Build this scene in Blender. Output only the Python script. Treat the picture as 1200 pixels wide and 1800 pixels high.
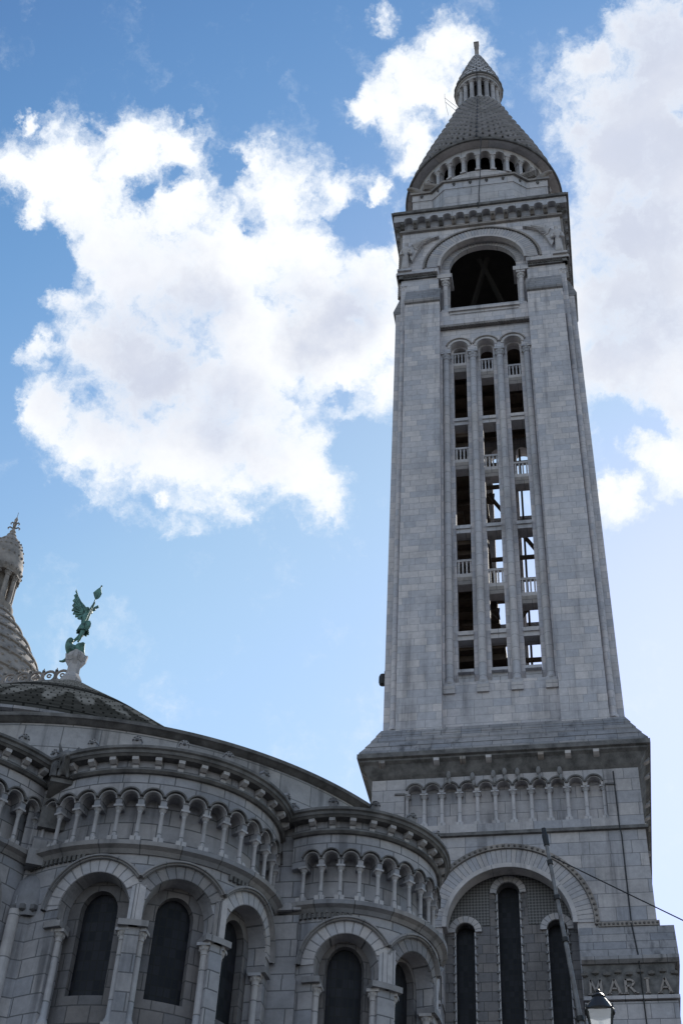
import bpy, bmesh, math, random
from mathutils import Vector, Matrix
random.seed(7)
PI = math.pi
R = math.radians
for o in list(bpy.data.objects): bpy.data.objects.remove(o)
sc = bpy.context.scene
col = sc.collection

# ------------------------------------------------------------------ camera
cam_d = bpy.data.cameras.new('camera'); cam = bpy.data.objects.new('camera', cam_d); col.objects.link(cam)
cam_d.sensor_fit = 'VERTICAL'; cam_d.sensor_height = 36; cam_d.lens = 46.46
cam_d.clip_start = 0.1; cam_d.clip_end = 3000
rows = ((0.98383612, 0.08489721, 0.15766721), (0.17272887, -0.68216736, -0.71050154), (0.04723582, 0.72625076, -0.68580509))
mw = Matrix(rows).to_4x4(); mw.translation = (2.25, -39.95, 1.7)
cam.matrix_world = mw
sc.camera = cam
sc.render.resolution_x = 682; sc.render.resolution_y = 1024

# ------------------------------------------------------------------ view
sc.view_settings.view_transform = 'Standard'; sc.view_settings.look = 'None'
sc.view_settings.exposure = 0.7; sc.view_settings.gamma = 1.0

# ------------------------------------------------------------------ sun and sky
SUN_EL, SUN_AZ = 36.1, 10.45           # azimuth from +Y towards +X
sd = Vector((math.sin(R(SUN_AZ))*math.cos(R(SUN_EL)), math.cos(R(SUN_AZ))*math.cos(R(SUN_EL)), math.sin(R(SUN_EL))))
sl = bpy.data.lights.new('sun', 'SUN'); sl.energy = 3.5; sl.angle = R(0.5); sl.color = (1.0, 0.95, 0.86)
so = bpy.data.objects.new('sun', sl); col.objects.link(so)
so.rotation_euler = (-sd).to_track_quat('-Z', 'Y').to_euler(); so.location = (0, 0, 150)

# clouds: (azimuth, elevation, radius) in degrees of soft lobes on the sky, then gaps of clear sky
PUFF = [(-36.4,53.8,1.3),(-33.8,55.2,2.0),(-30.6,56.3,1.7),(-27.0,57.1,1.4),(-35.4,52.8,0.9),(-32.1,53.6,1.6),(-25.5,55.5,1.7),(-30.1,52.8,1.7),(-18.4,56.5,1.7),(-15.2,56.9,1.2),(-21.4,57.4,0.7),(-27.5,52.3,2.9),(-21.7,53.1,3.4),(-15.3,53.9,2.9),(-11.6,53.8,1.9),(-9.6,54.4,1.0),(-32.0,50.2,1.0),(-32.6,47.9,1.0),(-29.8,48.5,1.9),(-25.8,48.9,3.6),(-19.6,49.4,3.9),(-13.3,50.6,2.9),(-10.2,50.7,2.0),(-9.7,48.8,1.5),(-30.6,45.4,1.2),(-27.3,44.7,2.0),(-23.2,45.0,2.7),(-18.7,45.6,2.7),(-15.1,44.9,2.0),(-13.9,43.7,1.0),(-23.1,42.9,0.6),(-38.2,56.2,0.4),
        (-6.1,62.3,1.4),(-8.3,61.1,1.5),(-10.4,60.0,1.3),(-12.8,60.0,0.7),(-8.5,59.0,1.2),(-11.5,63.9,0.7),(-5.4,60.4,1.4),(-11.5,57.0,0.5),(-8.9,58.1,0.7),
        (10.9,59.9,3.1),(9.1,62.1,1.0),(6.9,61.4,0.9),(7.7,58.1,2.5),(5.2,59.0,0.8),(8.0,54.5,3.8),(5.9,55.9,1.3),(5.4,52.0,3.0),(7.6,49.3,3.2),(4.3,49.2,1.9),(8.0,46.8,1.4),(5.4,45.7,1.1),(4.3,43.7,1.2),(7.1,44.5,1.4),(3.0,44.0,0.7),(11.6,56.3,3.3),(9.5,51.9,2.9)]
GAP = [(-28.8,55.3,0.6),(-27.0,56.0,0.5),(-20.3,55.1,0.6),(-23.0,57.0,0.5),(-12.9,55.8,1.1),(-11.3,55.3,0.6),(-35.2,50.9,1.6),(-33.6,51.8,0.6),(-35.8,47.6,1.6),(-34.5,44.5,1.4),(-11.2,46.1,1.2),(-12.6,48.2,0.4),(-29.3,47.5,0.3),(-12.6,51.3,0.5),(5.0,47.0,0.9),(6.6,46.6,0.7),(4.3,45.3,0.5)]
SHADE = [(9.2,57.6,3.6),(8.3,53.8,3.4),(7.2,50.2,2.6),(-26.5,48.8,3.0),(-20.0,47.2,2.2),(-13.6,51.8,1.6),(-23.5,51.6,1.6),(11.0,61.0,2.6)]

def direction(az, el): return (math.sin(R(az))*math.cos(R(el)), math.cos(R(az))*math.cos(R(el)), math.sin(R(el)))

class Nodes:
    def __init__(s, nt): s.t = nt; s.n = nt.nodes; s.l = nt.links
    def new(s, kind, **kw):
        n = s.n.new(kind)
        for k, v in kw.items(): setattr(n, k, v)
        return n
    def put(s, sock, v):
        if hasattr(v, 'is_output') or isinstance(v, bpy.types.NodeSocket): s.l.new(v, sock)
        else: sock.default_value = v
    def math(s, op, a, b=0.0, c=0.0, clamp=False):
        n = s.new('ShaderNodeMath', operation=op, use_clamp=clamp)
        for i, v in enumerate((a, b, c)): s.put(n.inputs[i], v)
        return n.outputs[0]
    def vec(s, op, a, b=(0, 0, 0)):
        n = s.new('ShaderNodeVectorMath', operation=op); s.put(n.inputs[0], a); s.put(n.inputs[1], b)
        return n.outputs['Value'] if op in ('DISTANCE', 'LENGTH', 'DOT_PRODUCT') else n.outputs['Vector']
    def mapr(s, v, a, b, c, d, smooth=False):
        n = s.new('ShaderNodeMapRange', interpolation_type='SMOOTHSTEP' if smooth else 'LINEAR')
        for i, x in enumerate((v, a, b, c, d)): s.put(n.inputs[i], x)
        return n.outputs[0]
    def noise(s, v, scale, detail=4, rough=0.5, lac=2.0):
        n = s.new('ShaderNodeTexNoise'); s.put(n.inputs['Vector'], v)
        n.inputs['Scale'].default_value = scale; n.inputs['Detail'].default_value = detail; n.inputs['Roughness'].default_value = rough; n.inputs['Lacunarity'].default_value = lac
        return n
    def mix(s, f, a, b, mode='MIX'):
        n = s.new('ShaderNodeMix', data_type='RGBA', blend_type=mode)
        s.put(n.inputs[0], f); s.put(n.inputs[6], a); s.put(n.inputs[7], b)
        return n.outputs[2]

w = bpy.data.worlds.new('World'); sc.world = w; w.use_nodes = True
N = Nodes(w.node_tree); N.n.clear()
SKY_STRENGTH = 0.617
sky = N.new('ShaderNodeTexSky', sky_type='NISHITA')
sky.sun_disc = False; sky.sun_elevation = R(SUN_EL); sky.sun_rotation = R(SUN_AZ)
sky.altitude = 100; sky.air_density = 1.7; sky.dust_density = 0.2; sky.ozone_density = 6.5
geo = N.new('ShaderNodeTexCoord').outputs['Generated']
dn = N.vec('NORMALIZE', geo)
w1 = N.noise(dn, 9.0, 3, 0.5); w2 = N.noise(dn, 34.0, 12, 0.66)
wv = N.vec('SUBTRACT', w1.outputs['Color'], (0.5, 0.5, 0.5))
wv2 = N.vec('SUBTRACT', w2.outputs['Color'], (0.5, 0.5, 0.5))
def sc3(v, k):
    n = N.new('ShaderNodeVectorMath', operation='SCALE'); N.put(n.inputs[0], v); n.inputs['Scale'].default_value = k; return n.outputs[0]
dw = N.vec('ADD', N.vec('ADD', dn, sc3(wv, 0.030)), sc3(wv2, 0.044))
def lobes(src, lst, grow):
    acc = None
    for az, el, r in lst:
        k = R(r)*grow
        v = N.mapr(N.vec('DISTANCE', src, direction(az, el)), 0.0, k, 1.0, 0.0)
        acc = v if acc is None else N.math('SMOOTH_MAX', acc, v, 0.2)
    return acc
field = N.math('SUBTRACT', lobes(dw, PUFF, 1.75), N.math('MULTIPLY', lobes(dw, GAP, 1.9), 0.62))
n1 = N.noise(dw, 24.0, 12, 0.60).outputs['Fac']; n2 = N.noise(dn, 120.0, 8, 0.7).outputs['Fac']
dens = N.math('ADD', field, N.math('ADD', N.math('MULTIPLY', N.math('SUBTRACT', n1, 0.5), 1.6), N.math('MULTIPLY', N.math('SUBTRACT', n2, 0.5), 0.30)))
# unseen scraps behind the viewer, brightened and spread to lift the shaded facade
scr = N.noise(N.vec('MULTIPLY', dn, (1, 1, 1.6)), 3.2, 10, 0.6).outputs['Fac']
back = N.mapr(N.vec('DOT_PRODUCT', dn, (0, -1, 0)), -0.1, 0.35, 0.0, 1.0, True)
fill_clouds = N.math('MULTIPLY', N.mapr(scr, 0.44, 0.66, 0.0, 1.0, True), back)
mask = N.math('MULTIPLY', N.mapr(dens, 0.11, 0.62, 0.0, 1.0, True), N.mapr(field, 0.02, 0.16, 0.0, 1.0, True))
mask = N.math('MAXIMUM', mask, fill_clouds)
thick = N.mapr(lobes(N.vec('ADD', N.vec('ADD', dn, sc3(wv, 0.11)), sc3(wv2, 0.06)), SHADE, 2.1), 0.0, 1.0, 0.0, 1.0, True)
n3 = N.noise(dw, 16.0, 10, 0.6).outputs['Fac']
tex = N.mapr(n3, 0.30, 0.70, 0.97, 1.02)
cl = N.mix(thick, (0.64, 0.65, 0.665, 1), (0.40, 0.43, 0.51, 1))
cl = N.mix(1.0, cl, tex, 'MULTIPLY')
thin = N.mapr(dens, 0.15, 0.85, 0.0, 1.0, True)
cl = N.mix(thin, (0.54, 0.59, 0.65, 1), cl)
cl = N.mix(back, cl, (0.92, 1.0, 1.14, 1))                     # unseen rear clouds, brightened and tinted blue to light the shaded facade
cv = N.new('ShaderNodeRGBCurve'); N.put(cv.inputs[1], sc3(sky.outputs[0], 0.162))                # clear dry-air sky: deeper overhead, paler low down
for ch, P in ((0, [(0.15, 0.085), (0.19, 0.138), (0.25, 0.285), (0.30, 0.41), (0.376, 0.50), (0.55, 0.70), (1, 0.85)]),
              (1, [(0.30, 0.20), (0.36, 0.30), (0.468, 0.50), (0.533, 0.625), (0.637, 0.715), (0.8, 0.83), (1, 0.90)]),
              (2, [(0.60, 0.46), (0.70, 0.60), (0.855, 0.80), (0.956, 0.90), (1, 0.95)])):
    c_ = cv.mapping.curves[ch]; c_.points[1].location = P[-1]
    for q in P[:-1]: c_.points.new(*q)
cv.mapping.update()
bgs = N.new('ShaderNodeBackground'); N.put(bgs.inputs[0], cv.outputs[0]); bgs.inputs[1].default_value = SKY_STRENGTH
bgc = N.new('ShaderNodeBackground'); N.put(bgc.inputs[0], cl); bgc.inputs[1].default_value = 1.0
mx = N.new('ShaderNodeMixShader'); N.put(mx.inputs[0], mask); N.l.new(bgs.outputs[0], mx.inputs[1]); N.l.new(bgc.outputs[0], mx.inputs[2])
out = N.new('ShaderNodeOutputWorld'); N.l.new(mx.outputs[0], out.inputs[0])

# ------------------------------------------------------------------ materials
def mat(name):
    m = bpy.data.materials.new(name); m.use_nodes = True
    n = Nodes(m.node_tree); n.n.clear()
    o = n.new('ShaderNodeOutputMaterial'); b = n.new('ShaderNodeBsdfPrincipled'); n.l.new(b.outputs[0], o.inputs[0])
    return m, n, b
def stone(name, c, bw=0.6, bh=0.31, vary=0.16, mortar=0.5, stain=0.45, streak=0.5, patch=0.35, msize=0.012, rough=0.9, bump=0.4):
    m, n, b = mat(name)
    uv = n.new('ShaderNodeTexCoord').outputs['UV']
    pos = n.new('ShaderNodeNewGeometry').outputs['Position']
    br = n.new('ShaderNodeTexBrick'); n.put(br.inputs['Vector'], uv)
    br.offset = 0.43; br.offset_frequency = 2; br.squash = 0.72; br.squash_frequency = 3
    c = Vector(c)
    k1, k2 = 1+vary*0.8, 1-vary*0.8
    br.inputs['Color1'].default_value = (c[0]*k1*1.05, c[1]*k1*1.0, c[2]*k1*0.96, 1); br.inputs['Color2'].default_value = (c[0]*k2*0.96, c[1]*k2*0.99, c[2]*k2*1.05, 1)   # warmer and cooler blocks
    br.inputs['Mortar'].default_value = (*(c*mortar), 1)
    br.inputs['Scale'].default_value = 1; br.inputs['Mortar Size'].default_value = msize; br.inputs['Mortar Smooth'].default_value = 0.3
    br.inputs['Brick Width'].default_value = bw; br.inputs['Row Height'].default_value = bh; br.inputs['Bias'].default_value = -0.1
    colr = br.outputs['Color']
    a = n.noise(pos, 0.55, 6, 0.65).outputs['Fac']
    colr = n.mix(n.mapr(a, 0.45, 0.72, 0.0, patch), colr, (*(c*0.42), 1))
    b2 = n.new('ShaderNodeTexBrick'); n.put(b2.inputs['Vector'], uv); b2.offset = 0.43; b2.offset_frequency = 2; b2.squash = 0.72; b2.squash_frequency = 3
    for q, v in (('Color1', 0.0), ('Color2', 1.0), ('Mortar', 0.5)): b2.inputs[q].default_value = (v, v, v, 1)
    for q, v in (('Scale', 1), ('Mortar Size', 0.0), ('Brick Width', bw), ('Row Height', bh), ('Bias', -0.55)): b2.inputs[q].default_value = v
    lf = n.noise(pos, 0.35, 3, 0.6).outputs['Fac']
    colr = n.mix(n.math('MULTIPLY', n.mapr(b2.outputs['Color'], 0.45, 0.75, 0.0, 0.30), n.mapr(lf, 0.42, 0.60, 0.15, 1.0)), colr, (c[0]*0.55, c[1]*0.55, c[2]*0.57, 1))
    f = n.noise(pos, 7.0, 5, 0.7).outputs['Fac']
    colr = n.mix(1.0, colr, n.mapr(f, 0.25, 0.75, 0.84, 1.12), 'MULTIPLY')
    st = n.noise(n.vec('MULTIPLY', pos, (2.6, 2.6, 0.16)), 1.0, 6, 0.62).outputs['Fac']
    st2 = n.noise(pos, 0.8, 3, 0.5).outputs['Fac']
    stm = n.math('MULTIPLY', n.mapr(st, 0.49, 0.70, 0.0, streak, True), n.mapr(st2, 0.35, 0.6, 0.15, 1.0))
    colr = n.mix(stm, colr, (c[0]*0.20, c[1]*0.20, c[2]*0.21, 1))
    n.put(b.inputs['Base Color'], colr); b.inputs['Roughness'].default_value = rough
    b.inputs['Specular IOR Level'].default_value = 0.25
    h = n.math('ADD', n.math('MULTIPLY', br.outputs['Fac'], -1.0), n.math('MULTIPLY', n.noise(pos, 18.0, 4, 0.7).outputs['Fac'], 0.8))
    bp = n.new('ShaderNodeBump'); bp.inputs['Strength'].default_value = bump; bp.inputs['Distance'].default_value = 0.02
    n.put(bp.inputs['Height'], h); n.l.new(bp.outputs[0], b.inputs['Normal'])
    return m
def rough_mat(name, c, c2=None, scale=4.0, rough=0.85, metal=0.0, bump=0.3):
    m, n, b = mat(name)
    pos = n.new('ShaderNodeNewGeometry').outputs['Position']
    c2 = c2 or tuple(x*0.5 for x in c)
    f = n.noise(pos, scale, 6, 0.65).outputs['Fac']
    n.put(b.inputs['Base Color'], n.mix(n.mapr(f, 0.35, 0.68, 0.0, 1.0), (*c, 1), (*c2, 1)))
    b.inputs['Roughness'].default_value = rough; b.inputs['Metallic'].default_value = metal
    b.inputs['Specular IOR Level'].default_value = 0.3
    bp = n.new('ShaderNodeBump'); bp.inputs['Strength'].default_value = bump; bp.inputs['Distance'].default_value = 0.02
    n.put(bp.inputs['Height'], n.noise(pos, scale*5, 5, 0.7).outputs['Fac']); n.l.new(bp.outputs[0], b.inputs['Normal'])
    return m
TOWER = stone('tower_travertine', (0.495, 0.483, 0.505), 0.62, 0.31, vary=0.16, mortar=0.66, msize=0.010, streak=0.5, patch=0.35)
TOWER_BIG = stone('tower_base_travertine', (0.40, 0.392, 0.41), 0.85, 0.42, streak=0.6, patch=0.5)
PLAIN = stone('plain_travertine', (0.455, 0.445, 0.46), 3.0, 0.55, vary=0.08, streak=0.5, patch=0.4)
TRIM = stone('weathered_trim', (0.27, 0.25, 0.24), 1.2, 5.0, vary=0.1, streak=0.7, patch=0.7)
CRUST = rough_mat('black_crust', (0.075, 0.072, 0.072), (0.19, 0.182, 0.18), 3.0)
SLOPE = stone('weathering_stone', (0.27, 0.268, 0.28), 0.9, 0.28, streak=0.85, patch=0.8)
TILE = rough_mat('scale_stone', (0.52, 0.505, 0.525), (0.36, 0.355, 0.37), 1.5)
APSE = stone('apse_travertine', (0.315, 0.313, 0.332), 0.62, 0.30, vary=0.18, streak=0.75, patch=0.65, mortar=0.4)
APSE_TRIM = stone('apse_trim', (0.26, 0.257, 0.268), 0.9, 4.0, vary=0.1, streak=0.75, patch=0.7)
APSE_PALE = stone('apse_column_stone', (0.385, 0.38, 0.395), 2.0, 0.7, vary=0.08, streak=0.5, patch=0.4)
RECESS = stone('shaded_recess_masonry', (0.165, 0.158, 0.162), 0.42, 0.28, streak=0.8, patch=0.7)  # stained stone, its colour darkened further to stand for shade inside the arches
VOUSS = stone('voussoir_stone', (0.41, 0.40, 0.415), 0.20, 4.0, vary=0.10, streak=0.4, patch=0.4)
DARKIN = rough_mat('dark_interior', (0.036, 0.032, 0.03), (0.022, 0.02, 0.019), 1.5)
WOOD = rough_mat('old_timber', (0.11, 0.08, 0.06), (0.05, 0.04, 0.032), 3.0)
ROOFT = None
COPPER = rough_mat('verdigris_copper', (0.14, 0.29, 0.25), (0.03, 0.055, 0.05), 4.5, rough=0.6, metal=0.2)
IRON = rough_mat('black_iron', (0.02, 0.02, 0.022), (0.035, 0.034, 0.034), 20.0, rough=0.45, metal=0.3, bump=0.1)
GALV = rough_mat('grey_steel', (0.19, 0.19, 0.20), (0.11, 0.10, 0.10), 8.0, rough=0.5, metal=0.3, bump=0.1)
def leaded(name):
    m, n, b = mat(name)
    uv = n.new('ShaderNodeTexCoord').outputs['UV']
    br = n.new('ShaderNodeTexBrick'); n.put(br.inputs['Vector'], uv); br.offset = 0.0
    br.inputs['Color1'].default_value = (0.008, 0.009, 0.013, 1); br.inputs['Color2'].default_value = (0.020, 0.020, 0.026, 1); br.inputs['Mortar'].default_value = (0.014, 0.014, 0.014, 1)
    br.inputs['Scale'].default_value = 1; br.inputs['Brick Width'].default_value = 0.13; br.inputs['Row Height'].default_value = 0.16; br.inputs['Mortar Size'].default_value = 0.009
    n.put(b.inputs['Base Color'], br.outputs['Color']); b.inputs['Roughness'].default_value = 0.4
    b.inputs['Specular IOR Level'].default_value = 0.12
    return m
GLASS = leaded('leaded_glass')
def tile_roof():
    m, n, b = mat('mossy_stone_tiles')
    uv = n.new('ShaderNodeTexCoord').outputs['UV']; pos = n.new('ShaderNodeNewGeometry').outputs['Position']
    br = n.new('ShaderNodeTexBrick'); n.put(br.inputs['Vector'], uv); br.offset = 0.5
    br.inputs['Color1'].default_value = (0.36, 0.35, 0.345, 1); br.inputs['Color2'].default_value = (0.22, 0.215, 0.21, 1); br.inputs['Mortar'].default_value = (0.05, 0.05, 0.05, 1)
    br.inputs['Scale'].default_value = 1; br.inputs['Brick Width'].default_value = 0.62; br.inputs['Row Height'].default_value = 0.40; br.inputs['Mortar Size'].default_value = 0.035
    sp = n.new('ShaderNodeSeparateXYZ'); n.put(sp.inputs[0], uv)
    # black lichen tongues climbing from the eaves
    tong = n.math('SINE', n.math('MULTIPLY', sp.outputs[0], 4.6))
    nz = n.noise(pos, 1.6, 6, 0.72).outputs['Fac']
    lim = n.math('ADD', n.math('MULTIPLY', tong, 1.4), n.math('MULTIPLY', nz, 3.5))
    dark = n.mapr(n.math('SUBTRACT', n.math('ADD', lim, 21.2), sp.outputs[1]), -0.15, 0.6, 0.0, 0.74, True)
    c = n.mix(dark, br.outputs['Color'], (0.022, 0.023, 0.022, 1))
    n.put(b.inputs['Base Color'], c); b.inputs['Roughness'].default_value = 1.0; b.inputs['Specular IOR Level'].default_value = 0.05
    bp = n.new('ShaderNodeBump'); bp.inputs['Strength'].default_value = 0.6; bp.inputs['Distance'].default_value = 0.04
    n.put(bp.inputs['Height'], n.math('MULTIPLY', br.outputs['Fac'], -1.0)); n.l.new(bp.outputs[0], b.inputs['Normal'])
    return m
ROOFT = tile_roof()
def diaper():
    m, n, b = mat('diaper_stone')
    uv = n.new('ShaderNodeTexCoord').outputs['UV']
    ch = n.new('ShaderNodeTexChecker'); mp = n.new('ShaderNodeMapping'); n.put(mp.inputs[0], uv); mp.inputs['Rotation'].default_value = (0, 0, R(45))
    n.l.new(mp.outputs[0], ch.inputs['Vector']); ch.inputs['Scale'].default_value = 15.0
    ch.inputs['Color1'].default_value = (0.17, 0.165, 0.165, 1); ch.inputs['Color2'].default_value = (0.075, 0.072, 0.072, 1)
    n.put(b.inputs['Base Color'], ch.outputs['Color']); b.inputs['Roughness'].default_value = 0.95
    return m
DIAPER = diaper()
def lamp_glass():
    m = bpy.data.materials.new('lantern_glass'); m.use_nodes = True
    n = Nodes(m.node_tree); n.n.clear()
    o = n.new('ShaderNodeOutputMaterial')
    t = n.new('ShaderNodeBsdfTranslucent'); t.inputs[0].default_value = (0.75, 0.78, 0.8, 1)
    g = n.new('ShaderNodeBsdfGlossy'); g.inputs['Roughness'].default_value = 0.15
    tr = n.new('ShaderNodeBsdfTransparent')
    m1 = n.new('ShaderNodeMixShader'); m1.inputs[0].default_value = 0.55; n.l.new(tr.outputs[0], m1.inputs[1]); n.l.new(t.outputs[0], m1.inputs[2])
    m2 = n.new('ShaderNodeMixShader'); m2.inputs[0].default_value = 0.12; n.l.new(m1.outputs[0], m2.inputs[1]); n.l.new(g.outputs[0], m2.inputs[2])
    n.l.new(m2.outputs[0], o.inputs[0]); return m
LGLASS = lamp_glass()

# ------------------------------------------------------------------ mesh helpers
class MB:
    def __init__(s): s.v = []; s.f = []; s.uv = []; s.sm = []
    def quad(s, pts, uvs=None, smooth=False):
        i = len(s.v); s.v += [tuple(p) for p in pts]; s.f.append(tuple(range(i, i+len(pts))))
        s.uv.append(uvs or [(p[0], p[2]) for p in pts]); s.sm.append(smooth)
    def strip(s, cols, d0, d1, mp, ends=True):
        for (a, al, ah), (b, bl, bh) in zip(cols, cols[1:]):
            if abs(b-a) > 1e-6:
                s.quad([mp(a, d1, al), mp(b, d1, bl), mp(b, d1, bh), mp(a, d1, ah)], [(a, al), (b, bl), (b, bh), (a, ah)])
                s.quad([mp(a, d0, al), mp(a, d0, ah), mp(b, d0, bh), mp(b, d0, bl)], [(a, al), (a, ah), (b, bh), (b, bl)])
                s.quad([mp(a, d0, ah), mp(a, d1, ah), mp(b, d1, bh), mp(b, d0, bh)], [(a, d0), (a, d1), (b, d1), (b, d0)])
            L = math.hypot(b-a, bl-al)
            s.quad([mp(a, d0, al), mp(b, d0, bl), mp(b, d1, bl), mp(a, d1, al)], [(d0, al), (d0, bl if abs(bl-al) > 1e-6 else al+L), (d1, bl if abs(bl-al) > 1e-6 else al+L), (d1, al)])
            if abs(b-a) <= 1e-6 and abs(bh-ah) > 1e-6: s.quad([mp(a, d0, ah), mp(b, d0, bh), mp(b, d1, bh), mp(a, d1, ah)])
        if ends:
            for a, al, ah in (cols[0], cols[-1]):
                s.quad([mp(a, d0, al), mp(a, d1, al), mp(a, d1, ah), mp(a, d0, ah)], [(d0, al), (d1, al), (d1, ah), (d0, ah)])
    def block(s, u0, u1, d0, d1, z0, z1, mp, du=None):
        n = 1 if not du else max(1, int(math.ceil((u1-u0)/du)))
        s.strip([(u0+(u1-u0)*i/n, z0, z1) for i in range(n+1)], d0, d1, mp)
    def prism(s, prof, u0, u1, mp, du=None):           # prof: closed (d, z) outline run along u
        n = 1 if not du else max(1, int(math.ceil((u1-u0)/du)))
        us = [u0+(u1-u0)*i/n for i in range(n+1)]
        k = len(prof); acc = [0]
        for (a, b), (c, d) in zip(prof, prof[1:]+prof[:1]): acc.append(acc[-1]+math.hypot(c-a, d-b))
        for a, b in zip(us, us[1:]):
            for j in range(k):
                p, q = prof[j], prof[(j+1) % k]
                s.quad([mp(a, *p), mp(b, *p), mp(b, *q), mp(a, *q)], [(a, acc[j]), (b, acc[j]), (b, acc[j+1]), (a, acc[j+1])])
        s.quad([mp(us[0], *p) for p in prof], [p for p in prof]); s.quad([mp(us[-1], *p) for p in prof], [p for p in prof])
    def ring(s, cu, cz, r0, r1, a0, a1, d0, d1, mp, n=24):   # arch ring standing in the (u, z) plane
        for i in range(n):
            A = R(a0+(a1-a0)*i/n); B = R(a0+(a1-a0)*(i+1)/n)
            P = lambda r, t, d: mp(cu+r*math.cos(t), d, cz+r*math.sin(t))
            rm = (r0+r1)/2; ua, ub = rm*A, rm*B
            s.quad([P(r0, A, d1), P(r1, A, d1), P(r1, B, d1), P(r0, B, d1)], [(ua, 0), (ua, r1-r0), (ub, r1-r0), (ub, 0)])
            s.quad([P(r0, A, d0), P(r0, B, d0), P(r1, B, d0), P(r1, A, d0)], [(ua, 0), (ub, 0), (ub, r1-r0), (ua, r1-r0)])
            s.quad([P(r0, A, d0), P(r0, A, d1), P(r0, B, d1), P(r0, B, d0)], [(ua, 0), (ua, d1-d0), (ub, d1-d0), (ub, 0)])
            s.quad([P(r1, A, d0), P(r1, B, d0), P(r1, B, d1), P(r1, A, d1)], [(ua, 0), (ub, 0), (ub, d1-d0), (ua, d1-d0)])
        for t in (R(a0), R(a1)):
            s.quad([mp(cu+r*math.cos(t), d, cz+r*math.sin(t)) for r, d in ((r0, d0), (r0, d1), (r1, d1), (r1, d0))])
    def lathe(s, prof, c=(0, 0), a0=0, a1=360, n=48, smooth=True, uref=None):
        full = abs(a1-a0) >= 359.9; m = n if full else n+1; i0 = len(s.v); acc = [0]
        for (r, z), (r2, z2) in zip(prof, prof[1:]): acc.append(acc[-1]+math.hypot(r2-r, z2-z))
        for r, z in prof:
            for j in range(m):
                t = R(a0+(a1-a0)*j/n); s.v.append((c[0]+r*math.cos(t), c[1]+r*math.sin(t), z))
        rm = uref or max(r for r, z in prof); vz = prof[0][1]
        for k in range(len(prof)-1):
            for j in range(n):
                j2 = (j+1) % m
                s.f.append((i0+k*m+j, i0+k*m+j2, i0+(k+1)*m+j2, i0+(k+1)*m+j))
                ua = R((a1-a0)*j/n)*rm; ub = R((a1-a0)*(j+1)/n)*rm
                s.uv.append([(ua, vz+acc[k]), (ub, vz+acc[k]), (ub, vz+acc[k+1]), (ua, vz+acc[k+1])]); s.sm.append(smooth)
    def column(s, x, y, z0, z1, r, base=0.12, cap=0.15, n=12, bw=1.5, cw=1.6, plinth=True):
        # square plinth, torus base, tapered shaft, bell capital, abacus
        zb = z0+base; zc = z1-cap
        if plinth: s.box(x-r*bw, x+r*bw, y-r*bw, y+r*bw, z0, z0+base*0.45)
        s.lathe([(r*1.38, z0+base*0.4), (r*1.45, z0+base*0.62), (r*1.1, z0+base*0.8), (r, zb), (r*0.93, zc-0.02), (r*1.12, zc-0.01), (r*1.0, zc+0.015), (r*1.15, zc+cap*0.35), (r*cw, zc+cap*0.72)], (x, y), n=n)
        for k in range(8):                                           # leaf tips of the capital
            t = k*PI/4; q = r*1.25
            s.lathe([(0.001, zc+cap*0.30), (r*0.32, zc+cap*0.45), (r*0.3, zc+cap*0.62), (0.001, zc+cap*0.72)], (x+q*math.cos(t), y+q*math.sin(t)), n=5)
        s.box(x-r*cw*1.02, x+r*cw*1.02, y-r*cw*1.02, y+r*cw*1.02, z1-cap*0.3, z1)
    def box(s, x0, x1, y0, y1, z0, z1):
        P = [(x, y, z) for z in (z0, z1) for y in (y0, y1) for x in (x0, x1)]
        for f, ax in (((0, 1, 3, 2), 2), ((4, 5, 7, 6), 2), ((0, 1, 5, 4), 1), ((2, 3, 7, 6), 1), ((0, 2, 6, 4), 0), ((1, 3, 7, 5), 0)):
            q = [P[i] for i in f]; s.quad(q, [((p[0], p[1]) if ax == 2 else (p[0], p[2]) if ax == 1 else (p[1], p[2])) for p in q])
    def tube(s, pts, rad, n=8, cap=True):
        pts = [Vector(p) for p in pts]; rr = rad if isinstance(rad, (list, tuple)) else [rad]*len(pts); i0 = len(s.v)
        ref = Vector((0.31, 0.87, 0.38))
        for k, p in enumerate(pts):
            t = (pts[min(k+1, len(pts)-1)]-pts[max(k-1, 0)]).normalized()
            a = t.cross(ref).normalized(); b = t.cross(a)
            for j in range(n): s.v.append(tuple(p+(a*math.cos(2*PI*j/n)+b*math.sin(2*PI*j/n))*rr[k]))
        for k in range(len(pts)-1):
            for j in range(n):
                s.f.append((i0+k*n+j, i0+k*n+(j+1) % n, i0+(k+1)*n+(j+1) % n, i0+(k+1)*n+j)); s.uv.append([(j/n, k), ((j+1)/n, k), ((j+1)/n, k+1), (j/n, k+1)]); s.sm.append(True)
        if cap:
            for k in (0, len(pts)-1): s.f.append(tuple(i0+k*n+j for j in range(n))); s.uv.append([(0, 0)]*n); s.sm.append(False)
    def plate(s, pts, th, axis):                        # outline (3-D points) given a thickness along axis
        a = [Vector(p)-axis*th/2 for p in pts]; b = [Vector(p)+axis*th/2 for p in pts]
        s.quad(a); s.quad(b[::-1])
        for i in range(len(pts)): j = (i+1) % len(pts); s.quad([a[i], a[j], b[j], b[i]])
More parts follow.
